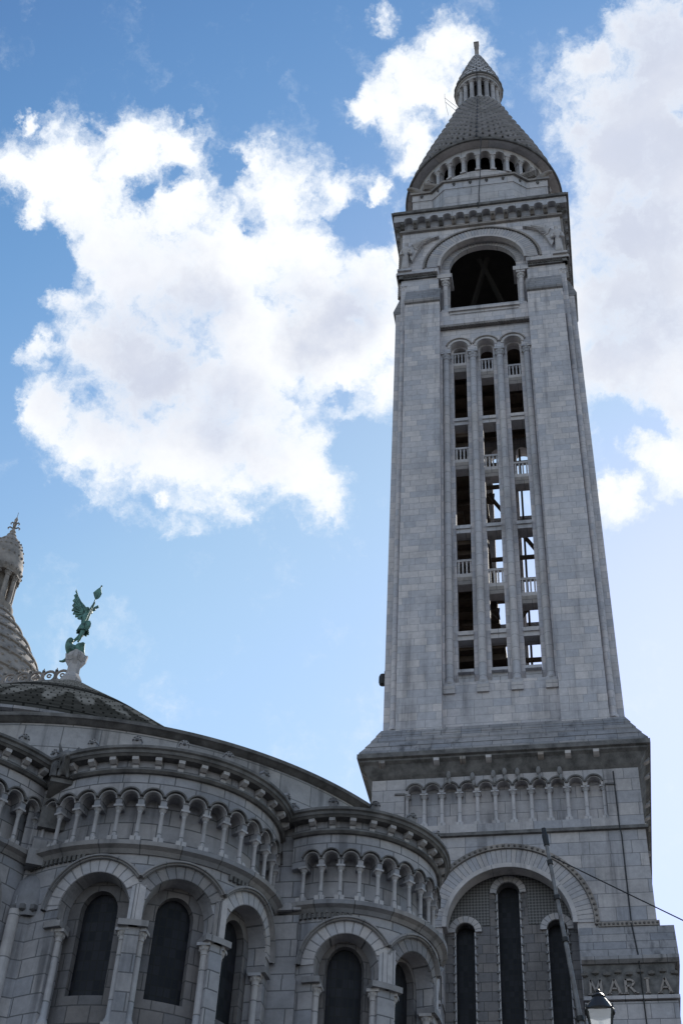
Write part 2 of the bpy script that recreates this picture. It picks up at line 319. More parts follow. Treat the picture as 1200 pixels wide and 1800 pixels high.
    def ball(s, c, r, n=8, sq=(1, 1, 1)):
        i0 = len(s.v); m = n//2+1
        for k in range(m):
            p = PI*k/(m-1)
            for j in range(n):
                t = 2*PI*j/n; s.v.append((c[0]+sq[0]*r*math.sin(p)*math.cos(t), c[1]+sq[1]*r*math.sin(p)*math.sin(t), c[2]+sq[2]*r*math.cos(p)))
        for k in range(m-1):
            for j in range(n): s.f.append((i0+k*n+j, i0+k*n+(j+1) % n, i0+(k+1)*n+(j+1) % n, i0+(k+1)*n+j)); s.uv.append([(0, 0)]*4); s.sm.append(True)
    def mesh(s, name, m):
        me = bpy.data.meshes.new(name); me.from_pydata(s.v, [], s.f)
        ul = me.uv_layers.new(name='UVMap'); flat = [c for f in s.uv for p in f for c in p]
        ul.data.foreach_set('uv', flat)
        me.polygons.foreach_set('use_smooth', s.sm)
        me.materials.append(m); me.update()
        if any(s.sm): me.set_sharp_from_angle(angle=R(38))
        return me
    def build(s, name, m, parent=None, loc=None, rz=0):
        return link(name, s.mesh(name, m), parent, loc, rz)
def link(name, me, parent=None, loc=None, rz=0):
    o = bpy.data.objects.new(name, me); col.objects.link(o)
    if parent is not None: o.parent = parent
    if loc is not None: o.location = loc
    o.rotation_euler.z = rz
    return o
def thing(name, label, cat, loc=(0, 0, 0), group=None):
    o = bpy.data.objects.new(name, None); col.objects.link(o); o.location = loc; o['label'] = label; o['category'] = cat
    if group: o['group'] = group
    return o
def face(k):                                            # u along one side of the square tower, d out from its axis
    c, s_ = [(1, 0), (0, 1), (-1, 0), (0, -1)][k]
    return lambda u, d, z: (c*u+s_*d, s_*u-c*d, z)
def drum(cx, cy, r0):                                   # u = arc length at r0 (anticlockwise from +X), d = radius
    return lambda u, d, z: (cx+d*math.cos(u/r0), cy+d*math.sin(u/r0), z)
def arch_cols(u0, u1, ztop, arches, zbase, n=14, du=None):
    c = [(u0, zbase, ztop)]
    def fill(a, b):
        if du and b-a > du*1.01:
            k = int(math.ceil((b-a)/du)); c.extend([(a+(b-a)*i/k, zbase, ztop) for i in range(1, k)])
    last = u0
    for cu, r, sp in arches:
        fill(last, cu-r); c.append((cu-r, zbase, ztop))
        for i in range(n+1):
            t = PI-PI*i/n; c.append((cu+r*math.cos(t), sp+r*math.sin(t), ztop))
        c.append((cu+r, zbase, ztop)); last = cu+r
    fill(last, u1); c.append((u1, zbase, ztop))
    return c
def square(prof, k0=0):                                 # mitred moulding round a square plan, prof = (half width, z)
    mb = MB(); acc = [0]
    for (a, b), (c, d) in zip(prof, prof[1:]): acc.append(acc[-1]+math.hypot(c-a, d-b))
    for k in range(4):
        f = face(k)
        for j in range(len(prof)-1):
            (a, b), (c, d) = prof[j], prof[j+1]
            mb.quad([f(-a, a, b), f(a, a, b), f(c, c, d), f(-c, c, d)], [(-a, prof[0][1]+acc[j]), (a, prof[0][1]+acc[j]), (c, prof[0][1]+acc[j+1]), (-c, prof[0][1]+acc[j+1])])
    return mb
def skin(name, pts, edges, m, parent=None, loc=None, sub=2, rz=0):     # one continuous body grown on a skeleton
    me = bpy.data.meshes.new(name); me.from_pydata([p[:3] for p in pts], edges, []); o = bpy.data.objects.new(name, me); col.objects.link(o)
    o.modifiers.new('s', 'SKIN').use_smooth_shade = True
    for i, p in enumerate(pts):
        sv = me.skin_vertices[0].data[i]; sv.radius = (p[3], p[3]); sv.use_root = (i == 0)
    ss = o.modifiers.new('u', 'SUBSURF'); ss.levels = sub; ss.render_levels = sub
    dg = bpy.context.evaluated_depsgraph_get(); nm = bpy.data.meshes.new_from_object(o.evaluated_get(dg))
    bpy.data.objects.remove(o); bpy.data.meshes.remove(me)
    nm.materials.clear(); nm.materials.append(m); nm.name = name
    if not nm.uv_layers: nm.uv_layers.new(name='UVMap')
    return link(name, nm, parent, loc, rz)

# ------------------------------------------------------------------ ground: the hill top
def hill(x, y):
    d = math.hypot(x+8, y); t = min(1, max(0, (d-27)/13)); t = t*t*(3-2*t)
    far = min(1, max(0, (d-90)/200)); return 4*(1-t)-40*far*far*(3-2*far)
mb = MB(); rad = [0.01]+[6*i for i in range(1, 16)]+[105, 130, 165, 210, 280, 400, 700, 1200, 2000]; n = 64; i0 = 0
for r in rad:
    for j in range(n): x, y = -8+r*math.cos(2*PI*j/n), r*math.sin(2*PI*j/n); mb.v.append((x, y, hill(x, y)))
for k in range(len(rad)-1):
    for j in range(n):
        mb.f.append((k*n+j, k*n+(j+1) % n, (k+1)*n+(j+1) % n, (k+1)*n+j)); mb.uv.append([(mb.v[q][0], mb.v[q][1]) for q in mb.f[-1]]); mb.sm.append(True)
PAVE = stone('grey_setts', (0.10, 0.098, 0.095), 0.22, 0.14, vary=0.2, streak=0.0, patch=0.4)
g = mb.build('ground', PAVE); g['kind'] = 'structure'

# ================================================================== BELL TOWER
tower = thing('bell_tower', 'tall square white stone bell tower with three slender openings and a scaled stone dome', 'bell tower')
F = [face(k) for k in range(4)]
# ---- lower stage ------------------------------------------------
for k in (0, 2):
    for a, b in ((-4.42, -1.95), (1.95, 4.42)):
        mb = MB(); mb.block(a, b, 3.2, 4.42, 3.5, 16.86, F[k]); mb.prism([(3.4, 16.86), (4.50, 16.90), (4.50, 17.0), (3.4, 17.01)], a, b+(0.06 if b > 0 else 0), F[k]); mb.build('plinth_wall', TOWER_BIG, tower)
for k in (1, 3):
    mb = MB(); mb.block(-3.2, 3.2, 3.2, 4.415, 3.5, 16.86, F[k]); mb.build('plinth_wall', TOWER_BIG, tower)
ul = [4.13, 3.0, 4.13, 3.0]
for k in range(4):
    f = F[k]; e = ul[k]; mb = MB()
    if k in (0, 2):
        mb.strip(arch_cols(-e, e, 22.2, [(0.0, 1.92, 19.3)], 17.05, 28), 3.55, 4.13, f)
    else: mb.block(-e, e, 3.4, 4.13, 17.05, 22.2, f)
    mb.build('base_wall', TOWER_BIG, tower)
for k in (0, 2):
    f = F[k]; mb = MB()
    mb.block(-1.93, 1.93, 3.0, 3.2, 16.9, 21.4, f)
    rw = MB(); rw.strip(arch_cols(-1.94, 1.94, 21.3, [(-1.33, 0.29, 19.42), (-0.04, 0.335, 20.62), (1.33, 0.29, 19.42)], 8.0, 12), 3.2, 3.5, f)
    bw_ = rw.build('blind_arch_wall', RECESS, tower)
    dp = MB(); dp.strip(arch_cols(-1.9, 1.9, 21.25, [(-1.33, 0.5, 19.42), (-0.04, 0.56, 20.62), (1.33, 0.5, 19.42)], 19.62, 14), 3.5, 3.52, f)
    dp.build('diaper_panel', DIAPER, bw_)
    gl = MB(); gl.block(-1.9, 1.9, 3.15, 3.19, 6, 21.2, f); gl.build('window_glass', GLASS, bw_)
    for cu, r, sp in ((-1.33, 0.29, 19.42), (-0.04, 0.335, 20.62), (1.33, 0.29, 19.42)):
        fr = MB(); fr.ring(cu, sp, r, r+0.20, 0, 180, 3.5, 3.57, f, 16); fr.build('window_arch', VOUSS, bw_)
        tr = MB()
        for sgn in (-1, 1):
            z = 9.0
            while z < sp: tr.ball(f(cu+sgn*(r+0.03), 3.53, z), 0.05, 6); z += 0.27
            tr.block(cu+sgn*r-0.02, cu+sgn*r+0.02, 3.45, 3.53, 8.0, sp, f)
        tr.build('beaded_jamb', APSE_PALE, bw_)
    a = MB(); a.ring(0, 19.3, 1.92, 2.40, 0, 180, 4.125, 4.16, f, 40); a.build('arch_voussoirs', VOUSS, tower)
    a = MB(); a.ring(0, 19.3, 1.80, 1.94, 0, 180, 3.72, 4.20, f, 40); a.build('arch_moulding', PLAIN, tower)
    h = MB(); h.ring(0, 19.3, 2.41, 2.56, -2, 182, 4.125, 4.22, f, 40)
    for i in range(46):
        t = R(180*i/45); h.ball(f(2.49*math.cos(t), 4.22, 19.3+2.49*math.sin(t)), 0.045, 6)
    h.build('arch_hood', TRIM, tower)
    for s_ in (-1, 1):
        u0, u1 = (1.95, 4.58) if s_ > 0 else (-4.58, -1.95)
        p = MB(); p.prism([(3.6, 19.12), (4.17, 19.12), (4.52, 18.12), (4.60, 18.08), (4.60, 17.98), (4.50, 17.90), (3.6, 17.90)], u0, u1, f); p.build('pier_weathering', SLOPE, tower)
        v0, v1 = (1.95, 4.44) if s_ > 0 else (-4.44, -1.95)
        p = MB(); p.block(v0, v1, 3.6, 4.44, 17.0, 17.9, f); fz = p.build('inscription_frieze', CRUST, tower)
        if k == 0 and s_ > 0:
            H, zb, d0, d1 = 0.40, 17.06, 4.438, 4.50
            def st(mb, a, z, b, y, wd=0.055): 
                va = Vector((a, z)); vb = Vector((b, y)); t = (vb-va).normalized(); nn = Vector((-t.y, t.x))*wd/2
                q = [va-nn, vb-nn, vb+nn, va+nn]
                for d in (d0, d1): mb.quad([f(x.x, d, x.y) for x in q])
                for i in range(4): x, y2 = q[i], q[(i+1) % 4]; mb.quad([f(x.x, d0, x.y), f(y2.x, d0, y2.y), f(y2.x, d1, y2.y), f(x.x, d1, x.y)])
            def serif(mb, x, z): st(mb, x-0.065, z, x+0.065, z, 0.03)
            for ch, x in (('M', 2.28), ('A', 2.78), ('R', 3.19), ('I', 3.66), ('A', 4.12)):
                L = MB(); t = zb+H
                if ch == 'A':
                    st(L, x-0.15, zb, x, t); st(L, x+0.15, zb, x, t, 0.07); st(L, x-0.08, zb+0.14, x+0.08, zb+0.14, 0.04); serif(L, x-0.15, zb); serif(L, x+0.15, zb)
                if ch == 'I': st(L, x, zb, x, t, 0.07); serif(L, x, zb); serif(L, x, t)
                if ch == 'R':
                    st(L, x-0.11, zb, x-0.11, t, 0.07); serif(L, x-0.11, zb)
                    pr = [(x-0.13, t-0.02), (x+0.05, t-0.03), (x+0.12, t-0.10), (x+0.05, t-0.19), (x-0.10, t-0.20)]
                    for p_, q_ in zip(pr, pr[1:]): st(L, *p_, *q_, 0.05)
                    st(L, x-0.01, t-0.20, x+0.15, zb, 0.06); serif(L, x+0.16, zb+0.01)
                if ch == 'M':
                    st(L, x-0.15, zb, x-0.13, t); st(L, x-0.13, t, x, zb+0.08); st(L, x, zb+0.08, x+0.13, t); st(L, x+0.13, t, x+0.15, zb, 0.07); serif(L, x-0.15, zb); serif(L, x+0.15, zb)
                L.build('letter', TRIM, fz)
            tr = MB()
            for i in range(9): tr.ball(f(2.0+i*0.3, 4.47, 17.62+0.06*(i % 2)), 0.09, 7, (1.3, 0.6, 0.8))
            tr.build('carved_leaves', TRIM, fz)
        p = MB(); lo, hi = (2.5, 4.2) if s_ > 0 else (-4.2, -2.5)
        p.block(lo, hi, 4.1, 4.20, 19.13, 19.27, f)
        for i in range(14): p.ball(f(lo+(hi-lo)*(i+0.5)/14, 4.20, 19.20), 0.04, 6)
        p.build('impost_band', TRIM, tower)
for s_ in (-1, 1):
    p = MB()
    p.prism([(3.6, 19.12), (4.17, 19.12), (4.52, 18.12), (4.60, 18.08), (4.60, 17.98), (4.50, 17.90), (3.6, 17.90)], -4.1, 4.1, F[1 if s_ > 0 else 3]); p.build('pier_weathering', SLOPE, tower)
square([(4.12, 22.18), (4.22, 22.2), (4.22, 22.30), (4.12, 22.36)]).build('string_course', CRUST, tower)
square([(4.13, 22.30), (4.13, 22.32)]).build('ledge', TOWER_BIG, tower)
# ---- blind arcade under the big cornice -------------------------
AP = 0.553
for k in range(4):
    f = F[k]; e = [4.13, 3.7, 4.13, 3.7][k]; w_ = MB()
    cs = [-5*AP+i*AP for i in range(11)]
    w_.block(-3.7 if k % 2 else -3.65, 3.65, 3.5, 3.85, 22.3, 24.6, f)
    blind = w_.build('arcade_back_wall', TOWER_BIG, tower)
    lo = MB(); lo.block(-e, e, 3.75, 4.13, 22.33, 22.62, f); lo.build('arcade_sill', TOWER_BIG, blind)
    up = MB(); up.strip(arch_cols(-3.1, 3.1, 24.75, [(c, 0.205, 23.86) for c in cs], 23.78, 12), 3.84, 4.13, f)
    for s_ in (-1, 1):
        a, b = (3.1, e) if s_ > 0 else (-e, -3.1); up.block(a, b, 3.75, 4.13, 22.62, 24.75, f)
    up.build('arcade_arches', TOWER_BIG, blind)
    hd = MB()
    for c in cs: hd.ring(c, 23.86, 0.235, 0.285, 8, 172, 4.12, 4.19, f, 14)
    hd.block(-3.4, -3.08, 4.12, 4.17, 23.74, 23.80, f); hd.block(3.08, 3.4, 4.12, 4.17, 23.74, 23.80, f)
    hd.build('arcade_hood', CRUST, blind)
    if k != 2:
        cm = None
        for i in range(12):
            u = -5.5*AP+i*AP; x, y, _ = f(u, 3.99, 0)
            if cm is None:
                c = MB(); c.column(0, 0, 22.62, 23.78, 0.065, 0.24, 0.15, 10, 1.7, 1.9); cm = c.mesh('arcade_column', PLAIN)
            link('arcade_column', cm, blind, (x, y, 0))
# ---- big cornice and weathering ---------------------------------
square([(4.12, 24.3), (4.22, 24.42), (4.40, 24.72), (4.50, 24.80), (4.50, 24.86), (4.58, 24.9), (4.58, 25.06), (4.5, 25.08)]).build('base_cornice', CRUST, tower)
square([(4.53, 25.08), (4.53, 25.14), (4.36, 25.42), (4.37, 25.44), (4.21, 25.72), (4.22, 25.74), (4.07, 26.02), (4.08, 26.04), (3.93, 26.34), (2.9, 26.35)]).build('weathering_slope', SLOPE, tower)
for k in range(4):
    for i in range(10):
        if (i*5+k*3) % 4 == 1: continue                               # some are lost
        u = -3.78+i*0.84+0.05*math.sin(7*i); c = MB(); f = F[k]
        c.prism([(4.2, 24.58), (4.42, 24.66), (4.52, 24.72), (4.52, 24.82), (4.2, 24.82)], u-0.09, u+0.09, f)
        c.build('cornice_bracket', PLAIN if (i*7+k) % 3 else TRIM, tower)
if True:                                                            # broken carvings hanging under the cornice
    for u, dz in ((-1.7, 0.0), (-0.3, -0.05), (0.05, 0.02), (0.45, -0.02), (1.1, 0.0), (-0.95, -0.1), (1.75, -0.05)):
        c = MB(); c.ball(F[0](u, 4.2, 24.35+dz), 0.10, 8, (0.8, 0.8, 1.6)); c.ball(F[0](u+0.03, 4.2, 24.12+dz), 0.07, 8, (0.8, 0.8, 1.7)); c.build('carved_pendant', PLAIN, tower)
# ---- shaft -------------------------------------------------------
shaft = MB()
for k in range(4):                                                  # inner corner masses
    f = F[k]; shaft.block(2.9, 3.46, 2.9, 3.46, 26.2, 50.0, f)
shaft = shaft.build('corner_core', TOWER, tower)
for k in range(4):
    f = F[k]
    for s_ in (-1, 1):
        a, b = (1.93, 3.46) if s_ > 0 else (-3.46, -1.93)
        p = MB(); p.block(a, b, 2.92, 3.95, 26.2, 49.0, f); p.build('pilaster', TOWER, tower)
        p = MB(); p.prism([(2.92, 48.98), (3.94, 48.86), (4.03, 48.9), (4.07, 49.02), (4.05, 49.1), (3.70, 50.15), (2.92, 50.15)], a-0.02, b+0.02, f); p.build('pilaster_cap', SLOPE, tower)
    # wall of the three tall openings
    wmb = MB()
    wmb.block(-1.93, 1.93, 2.95, 3.60, 26.3, 28.33, f)
    for a, b in ((-1.93, -1.42), (-0.87, -0.27), (0.27, 0.87), (1.42, 1.93)): wmb.block(a, b, 2.95, 3.30, 28.33, 45.6, f)
    for a, b in ((-1.93, -1.85), (1.85, 1.93)): wmb.block(a, b, 3.30, 3.60, 28.33, 45.65, f)
    OC = (-1.14, 0.0, 1.14)
    wmb.strip(arch_cols(-1.93, 1.93, 47.2, [(c, 0.27, 46.0) for c in OC], 45.6, 12), 2.95, 3.30, f)
    wmb.strip(arch_cols(-1.93, 1.93, 47.2, [(c, 0.37, 45.98) for c in OC], 45.65, 14), 3.30, 3.60, f)
    op = wmb.build('opening_wall', TOWER, tower)
    if k == 2: op.location.x = -0.09
    hm = MB()
    for c in OC: hm.ring(c, 45.98, 0.37, 0.50, 0, 180, 3.598, 3.63, f, 18)
    hm.build('opening_voussoirs', PLAIN, op)
    hm = MB()
    for c in OC:
        hm.ring(c, 45.98, 0.505, 0.565, 12, 168, 3.598, 3.67, f, 18)
        for i in range(15):
            t = R(15+150*i/14); hm.ball(f(c+0.56*math.cos(t), 3.65, 45.98+0.56*math.sin(t)), 0.028, 5)
    hm.build('opening_hood', TRIM, op)
    cm = None
    for u in (-1.71, -0.57, 0.57, 1.71):
        x, y, _ = f(u, 3.47, 0); c = MB(); r_ = 0.145
        c.column(x, y, 28.15, 45.66, r_, 0.35, 0.36, 14, 1.25, 1.45)
        for z in [28.9+1.36*i for i in range(12)]: c.lathe([(r_*0.99, z), (r_*1.005, z+0.012), (r_*0.99, z+0.024)], (x, y), n=14)
        c.build('tall_column', PLAIN, op)
        pb = MB(); pb.prism([(3.3, 27.86), (3.68, 27.86), (3.68, 28.16), (3.3, 28.16)], u-0.2, u+0.2, f); pb.build('column_pedestal', PLAIN, op)
    for i, c in enumerate(OC):
        sl_ = MB(); sl_.block(c-0.28, c+0.28, 2.9, 3.62, 28.74, 28.86, f); sl_.block(c-0.27, c+0.27, 3.05, 3.45, 28.3, 28.74, f); sl_.build('opening_sill', PLAIN, op)
        for zt in (41.72, 35.76, 30.68):
            b = MB(); b.block(c-0.275, c+0.275, 2.75, 3.40, zt-0.17, zt, f); b.block(c-0.275, c+0.275, 2.8, 3.34, zt-0.36, zt-0.17, f); b.build('crossbar', PLAIN, op)
        if k == 0:
            for zr in (46.0, 40.12, 34.14):
                zr2 = zr-0.55*i; bl = MB()
                bl.block(c-0.275, c+0.275, 3.13, 3.27, zr2-0.10, zr2, f)
                for j in range(4): bl.block(c-0.24+j*0.145, c-0.18+j*0.145, 3.15, 3.25, zr2-0.72, zr2-0.10, f)
                bl.prism([(2.7, zr2-1.08), (3.12, zr2-1.08), (3.30, zr2-0.88), (3.30, zr2-0.72), (2.7, zr2-0.72)], c-0.275, c+0.275, f)
                bl.build('balustrade', PLAIN, op)
    sm_ = MB(); sm_.block(-1.93, 1.93, 3.55, 3.79, 47.22, 47.36, f)
    for i in range(32): sm_.ball(f(-1.87+i*0.1206, 3.76, 47.19), 0.042, 6)
    sm_.build('string_moulding', TRIM, tower)
for k in range(4):                                                   # engaged corner colonnettes
    x, y, _ = F[k](3.59, 3.59, 0); c = MB(); c.column(x, y, 26.35, 50.65, 0.125, 0.4, 0.34, 14, 1.05, 1.15)
    for z in [27.2+1.5*i for i in range(15)]: c.lathe([(0.124, z), (0.130, z+0.012), (0.124, z+0.024)], (x, y), n=14)
    c.build('corner_column', TOWER, tower)
# inside: floors, joists, stair
for z, (x0, x1, y0, y1) in ((35.2, (-2.92, -0.25, -2.92, 2.92)), (41.1, (-2.92, -0.5, -2.92, 2.92)), (30.2, (-2.92, 0.2, -2.92, 2.92)), (46.9, (-2.92, 2.92, -2.92, 2.92))):
    fl = MB(); fl.box(x0, x1, y0, y1, z, z+0.2)
    for i in range(7): fl.box(x0, x1, -2.6+i*0.85, -2.4+i*0.85, z-0.25, z-0.002)
    fl.build('timber_floor', WOOD, tower)
bmz = MB()
for z, x in ((33.5, 0.9), (36.6, 0.7), (38.9, 1.05), (43.2, 0.8), (44.6, 1.2)): bmz.box(-0.6, 1.9, 2.3, 2.45, z, z+0.14)
bmz.tube([(-0.5, 2.4, 34.0), (1.7, 2.4, 37.5)], 0.09, 6); bmz.tube([(1.8, 2.4, 38.6), (-0.4, 2.4, 42.6)], 0.09, 6); bmz.tube([(0.2, 2.4, 30.5), (1.6, 2.4, 33.4)], 0.09, 6); bmz.tube([(0.9, 2.35, 30.5), (0.95, 2.35, 45.5)], 0.05, 6)
bmz.build('bell_frame_timber', WOOD, tower)
st_ = MB()
for i in range(40):
    t = i*0.42; st_.prism([(0.25, 28.5+i*0.42), (1.25, 28.5+i*0.42), (1.25, 28.6+i*0.42), (0.25, 28.6+i*0.42)], t*1.0, t*1.0+0.5, drum(-1.4, 0.6, 1.0), 0.25)
st_.build('spiral_stair', WOOD, tower)
# ---- belfry ------------------------------------------------------
ZC = 51.75
for k in range(4):
    f = F[k]; e = 3.7 if k % 2 == 0 else 2.99; wl = MB()
    wl.block(-e, e, 3.0, 3.70, 47.38, 48.42, f)
    wl.strip(arch_cols(-e, e, 54.7, [(0, 2.0, ZC)], 48.42, 30), 3.35, 3.70, f)
    wl.strip(arch_cols(-min(e, 2.4), min(e, 2.4), 54.5, [(0, 1.52, ZC+0.22)], 48.42, 26), 3.12, 3.35, f)
    bf = wl.build('belfry_wall', TOWER, tower)
    v = MB(); v.ring(0, ZC, 2.0, 2.52, 0, 180, 3.698, 3.735, f, 36); v.build('arch_voussoirs', VOUSS, bf)
    v = MB(); v.ring(0, ZC, 1.90, 2.03, 0, 180, 3.5, 3.78, f, 36); v.build('arch_moulding', PLAIN, bf)
    v = MB(); v.ring(0, ZC+0.22, 1.52, 1.78, 0, 180, 3.347, 3.37, f, 30); v.build('inner_voussoirs', VOUSS, bf)
    h = MB(); h.ring(0, ZC, 2.62, 2.72, 0, 180, 3.698, 3.76, f, 40)
    for i in range(54):
        t = R(2+176*i/53); h.quad([f((2.50)*math.cos(t), 3.80, ZC+2.50*math.sin(t)), f(2.62*math.cos(t-0.018), 3.71, ZC+2.62*math.sin(t-0.018)), f(2.62*math.cos(t+0.018), 3.71, ZC+2.62*math.sin(t+0.018))])
        h.ball(f(2.57*math.cos(t), 3.74, ZC+2.57*math.sin(t)), 0.042, 5)
    h.build('arch_hood', TRIM, bf)
    s1 = MB(); s1.block(-1.55, 1.55, 3.0, 3.82, 48.25, 48.46, f); s1.block(-1.5, 1.5, 3.0, 3.74, 48.10, 48.25, f); s1.build('belfry_sill', PLAIN, bf)
    for s_ in (-1, 1):
        x, y, _ = f(s_*1.70, 3.50, 0); c = MB(); c.column(x, y, 48.45, 50.85, 0.125, 0.25, 0.42, 12, 1.4, 1.6); c.build('jamb_column', PLAIN, bf)
        im = MB(); a, b = (1.38, 2.06) if s_ > 0 else (-2.06, -1.38); im.block(a, b, 2.93, 3.74, 50.85, 51.12, f); im.build('impost_block', PLAIN, bf)
        a, b = (2.03, 3.88) if s_ > 0 else (-3.88, -2.03); im = MB(); im.block(a, b, 3.6, 3.92, 51.18, 51.36, f)
        im2 = MB(); im2.block(a+0.03, b-0.03, 3.6, 3.80, 50.98, 51.18, f)
        for i in range(16): im2.ball(f(a+0.06+(b-a-0.12)*i/15, 3.82, 51.09), 0.05, 6)
        im.build('impost_string', PLAIN, bf); im2.build('carved_impost', CRUST, bf)
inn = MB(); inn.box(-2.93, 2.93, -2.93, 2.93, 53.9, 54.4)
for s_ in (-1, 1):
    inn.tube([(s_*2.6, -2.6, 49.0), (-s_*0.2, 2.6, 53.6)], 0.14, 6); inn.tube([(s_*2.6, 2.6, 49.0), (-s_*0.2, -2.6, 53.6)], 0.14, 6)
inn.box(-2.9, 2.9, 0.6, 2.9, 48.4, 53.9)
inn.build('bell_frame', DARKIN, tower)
# ---- winged stone figures on the belfry corners -------------------
def corner_angel(k, s_):
    f = F[k]; u = lambda a: s_*a
    P = [(*f(u(3.50), 3.83, 52.30), 0.17), (*f(u(3.50), 3.85, 52.75), 0.16), (*f(u(3.48), 3.84, 53.12), 0.19), (*f(u(3.48), 3.88, 53.30), 0.08), (*f(u(3.46), 3.92, 53.50), 0.12), (*f(u(3.46), 3.90, 53.64), 0.07),
         (*f(u(3.52), 3.84, 51.85), 0.20), (*f(u(3.52), 3.84, 51.45), 0.24),
         (*f(u(3.70), 3.86, 53.02), 0.08), (*f(u(3.76), 3.95, 52.65), 0.065), (*f(u(3.56), 4.06, 52.62), 0.05),
         (*f(u(3.27), 3.88, 53.0), 0.08), (*f(u(3.22), 3.97, 52.62), 0.065), (*f(u(3.40), 4.06, 52.75), 0.05)]
    fig = skin('stone_angel', P, [(0, 1), (1, 2), (2, 3), (3, 4), (4, 5), (0, 6), (6, 7), (2, 8), (8, 9), (9, 10), (2, 11), (11, 12), (12, 13)], PLAIN, tower, sub=1)
    wg = MB(); ax = Vector(f(0, 1, 0))
    top = [(3.35, 53.35), (3.05, 53.78), (2.6, 53.98), (2.0, 54.05), (1.95, 53.96)]
    bot = [(2.35, 53.80), (2.70, 53.55), (2.85, 53.2), (3.05, 52.7), (3.2, 52.2), (3.3, 52.5)]
    wg.plate([f(u(a), 3.80, z) for a, z in top+bot], 0.16, ax); 
    for i in range(6):
        q = i/5; wg.tube([f(u(3.2-0.1*q), 3.9, 53.4-0.25*q), f(u(2.75-0.2*(1-q)*2+0.15*q), 3.9, 53.88-0.9*q)], [0.05, 0.03], 5)
    wg.build('wing', PLAIN, fig)
    pd = MB(); pd.block(min(u(3.2), u(3.85)), max(u(3.2), u(3.85)), 3.68, 4.02, 51.36, 51.5, f); pd.build('figure_plinth', PLAIN, fig)
for k in (0, 2):
    for s_ in (-1, 1): corner_angel(k, s_)
# carved stiles down the side edges
for s_ in (-1, 1):
    f = F[1 if s_ > 0 else 3]
    c = MB(); c.block(-3.6, -3.2, 3.65, 3.82, 50.0, 54.6, f) if s_ > 0 else c.block(3.2, 3.6, 3.65, 3.82, 50.0, 54.6, f)
    for i in range(30): c.ball((s_*3.82, -3.4, 50.1+i*0.15), 0.10, 6, (0.9, 1, 0.6))
    c.build('carved_stile', TRIM, tower)
# ---- belfry cornice ---------------------------------------------
square([(3.70, 54.60), (3.82, 54.64), (3.82, 54.74), (3.76, 54.78), (3.78, 54.84), (3.74, 54.86)]).build('frieze_moulding', TRIM, tower)
square([(3.74, 54.84), (3.74, 55.7)]).build('frieze_wall', PLAIN, tower)
CP = 0.615
for k in range(4):
    f = F[k]; e = 4.08 if k % 2 == 0 else 3.73; t = MB()
    cs = [(-5.5+i)*CP for i in range(12)]
    cs2 = cs if k % 2 == 0 else cs
    t.strip(arch_cols(-e, e, 55.66, [(c, 0.20, 55.22) for c in cs2], 55.16, 10), 3.72, 4.08, f); ct = t.build('corbel_table', PLAIN, tower)
    cb = None
    for i in range(13):
        u = (-6+i)*CP; c = MB()
        c.prism([(3.7, 54.86), (3.84, 54.88), (3.98, 54.98), (4.05, 55.08), (4.05, 55.16), (3.7, 55.16)], u-0.10, u+0.10, f)
        c.ball(f(u, 4.0, 55.03), 0.085, 7)
        c.build('corbel', TRIM if i % 3 else CRUST, ct)
square([(4.06, 55.655), (4.18, 55.67), (4.20, 55.80), (4.10, 55.83), (4.10, 55.98), (3.0, 56.3)]).build('belfry_cornice', CRUST, tower)
# ---- octagonal parapet ------------------------------------------
def para(o):
    q = []
    for k in range(4):
        for u, d in ((-3.3, 3.3), (-2.3, 3.3), (-1.66, 3.8), (1.66, 3.8), (2.3, 3.3)):
            sg = lambda v: (v > 0)-(v < 0)
            q.append(F[k](u+o*sg(u), d+o, 0)[:2])
    return q
def poly_wall(mb, o, z0, z1):
    q = para(o)
    for i in range(len(q)):
        a, b = q[i], q[(i+1) % len(q)]; L = math.hypot(b[0]-a[0], b[1]-a[1])
        mb.quad([(*a, z0), (*b, z0), (*b, z1), (*a, z1)], [(i*1.7, z0), (i*1.7+L, z0), (i*1.7+L, z1), (i*1.7, z1)])
def poly_flat(mb, o0, o1, z):
    p, q = para(o0), para(o1)
    for i in range(len(p)):
        j = (i+1) % len(p); mb.quad([(*p[i], z), (*p[j], z), (*q[j], z), (*q[i], z)])
pw = MB(); poly_wall(pw, 0, 56.0, 57.85); poly_flat(pw, 0, 0.03, 57.85); poly_wall(pw, 0.03, 57.85, 58.38); par = pw.build('parapet', PLAIN, tower)
pc = MB(); poly_flat(pc, 0.03, 0.12, 58.38); poly_wall(pc, 0.12, 58.38, 58.52); poly_flat(pc, 0.12, -0.9, 58.525); pc.build('parapet_coping', TRIM, par)
bs = MB()
for k in range(4):
    for u, d in ((-1.2, 3.85), (-0.4, 3.85), (0.4, 3.85), (1.2, 3.85), (-2.0, 3.57), (2.0, 3.57), (-2.85, 3.35), (2.85, 3.35)):
        bs.ball(F[k](u, d, 58.22), 0.085, 8); bs.ball(F[k](u, d-0.02, 58.33), 0.06, 6); bs.ball(F[k](u, d+0.02, 58.10), 0.05, 6)
bs.build('ball_ornament', CRUST, par)
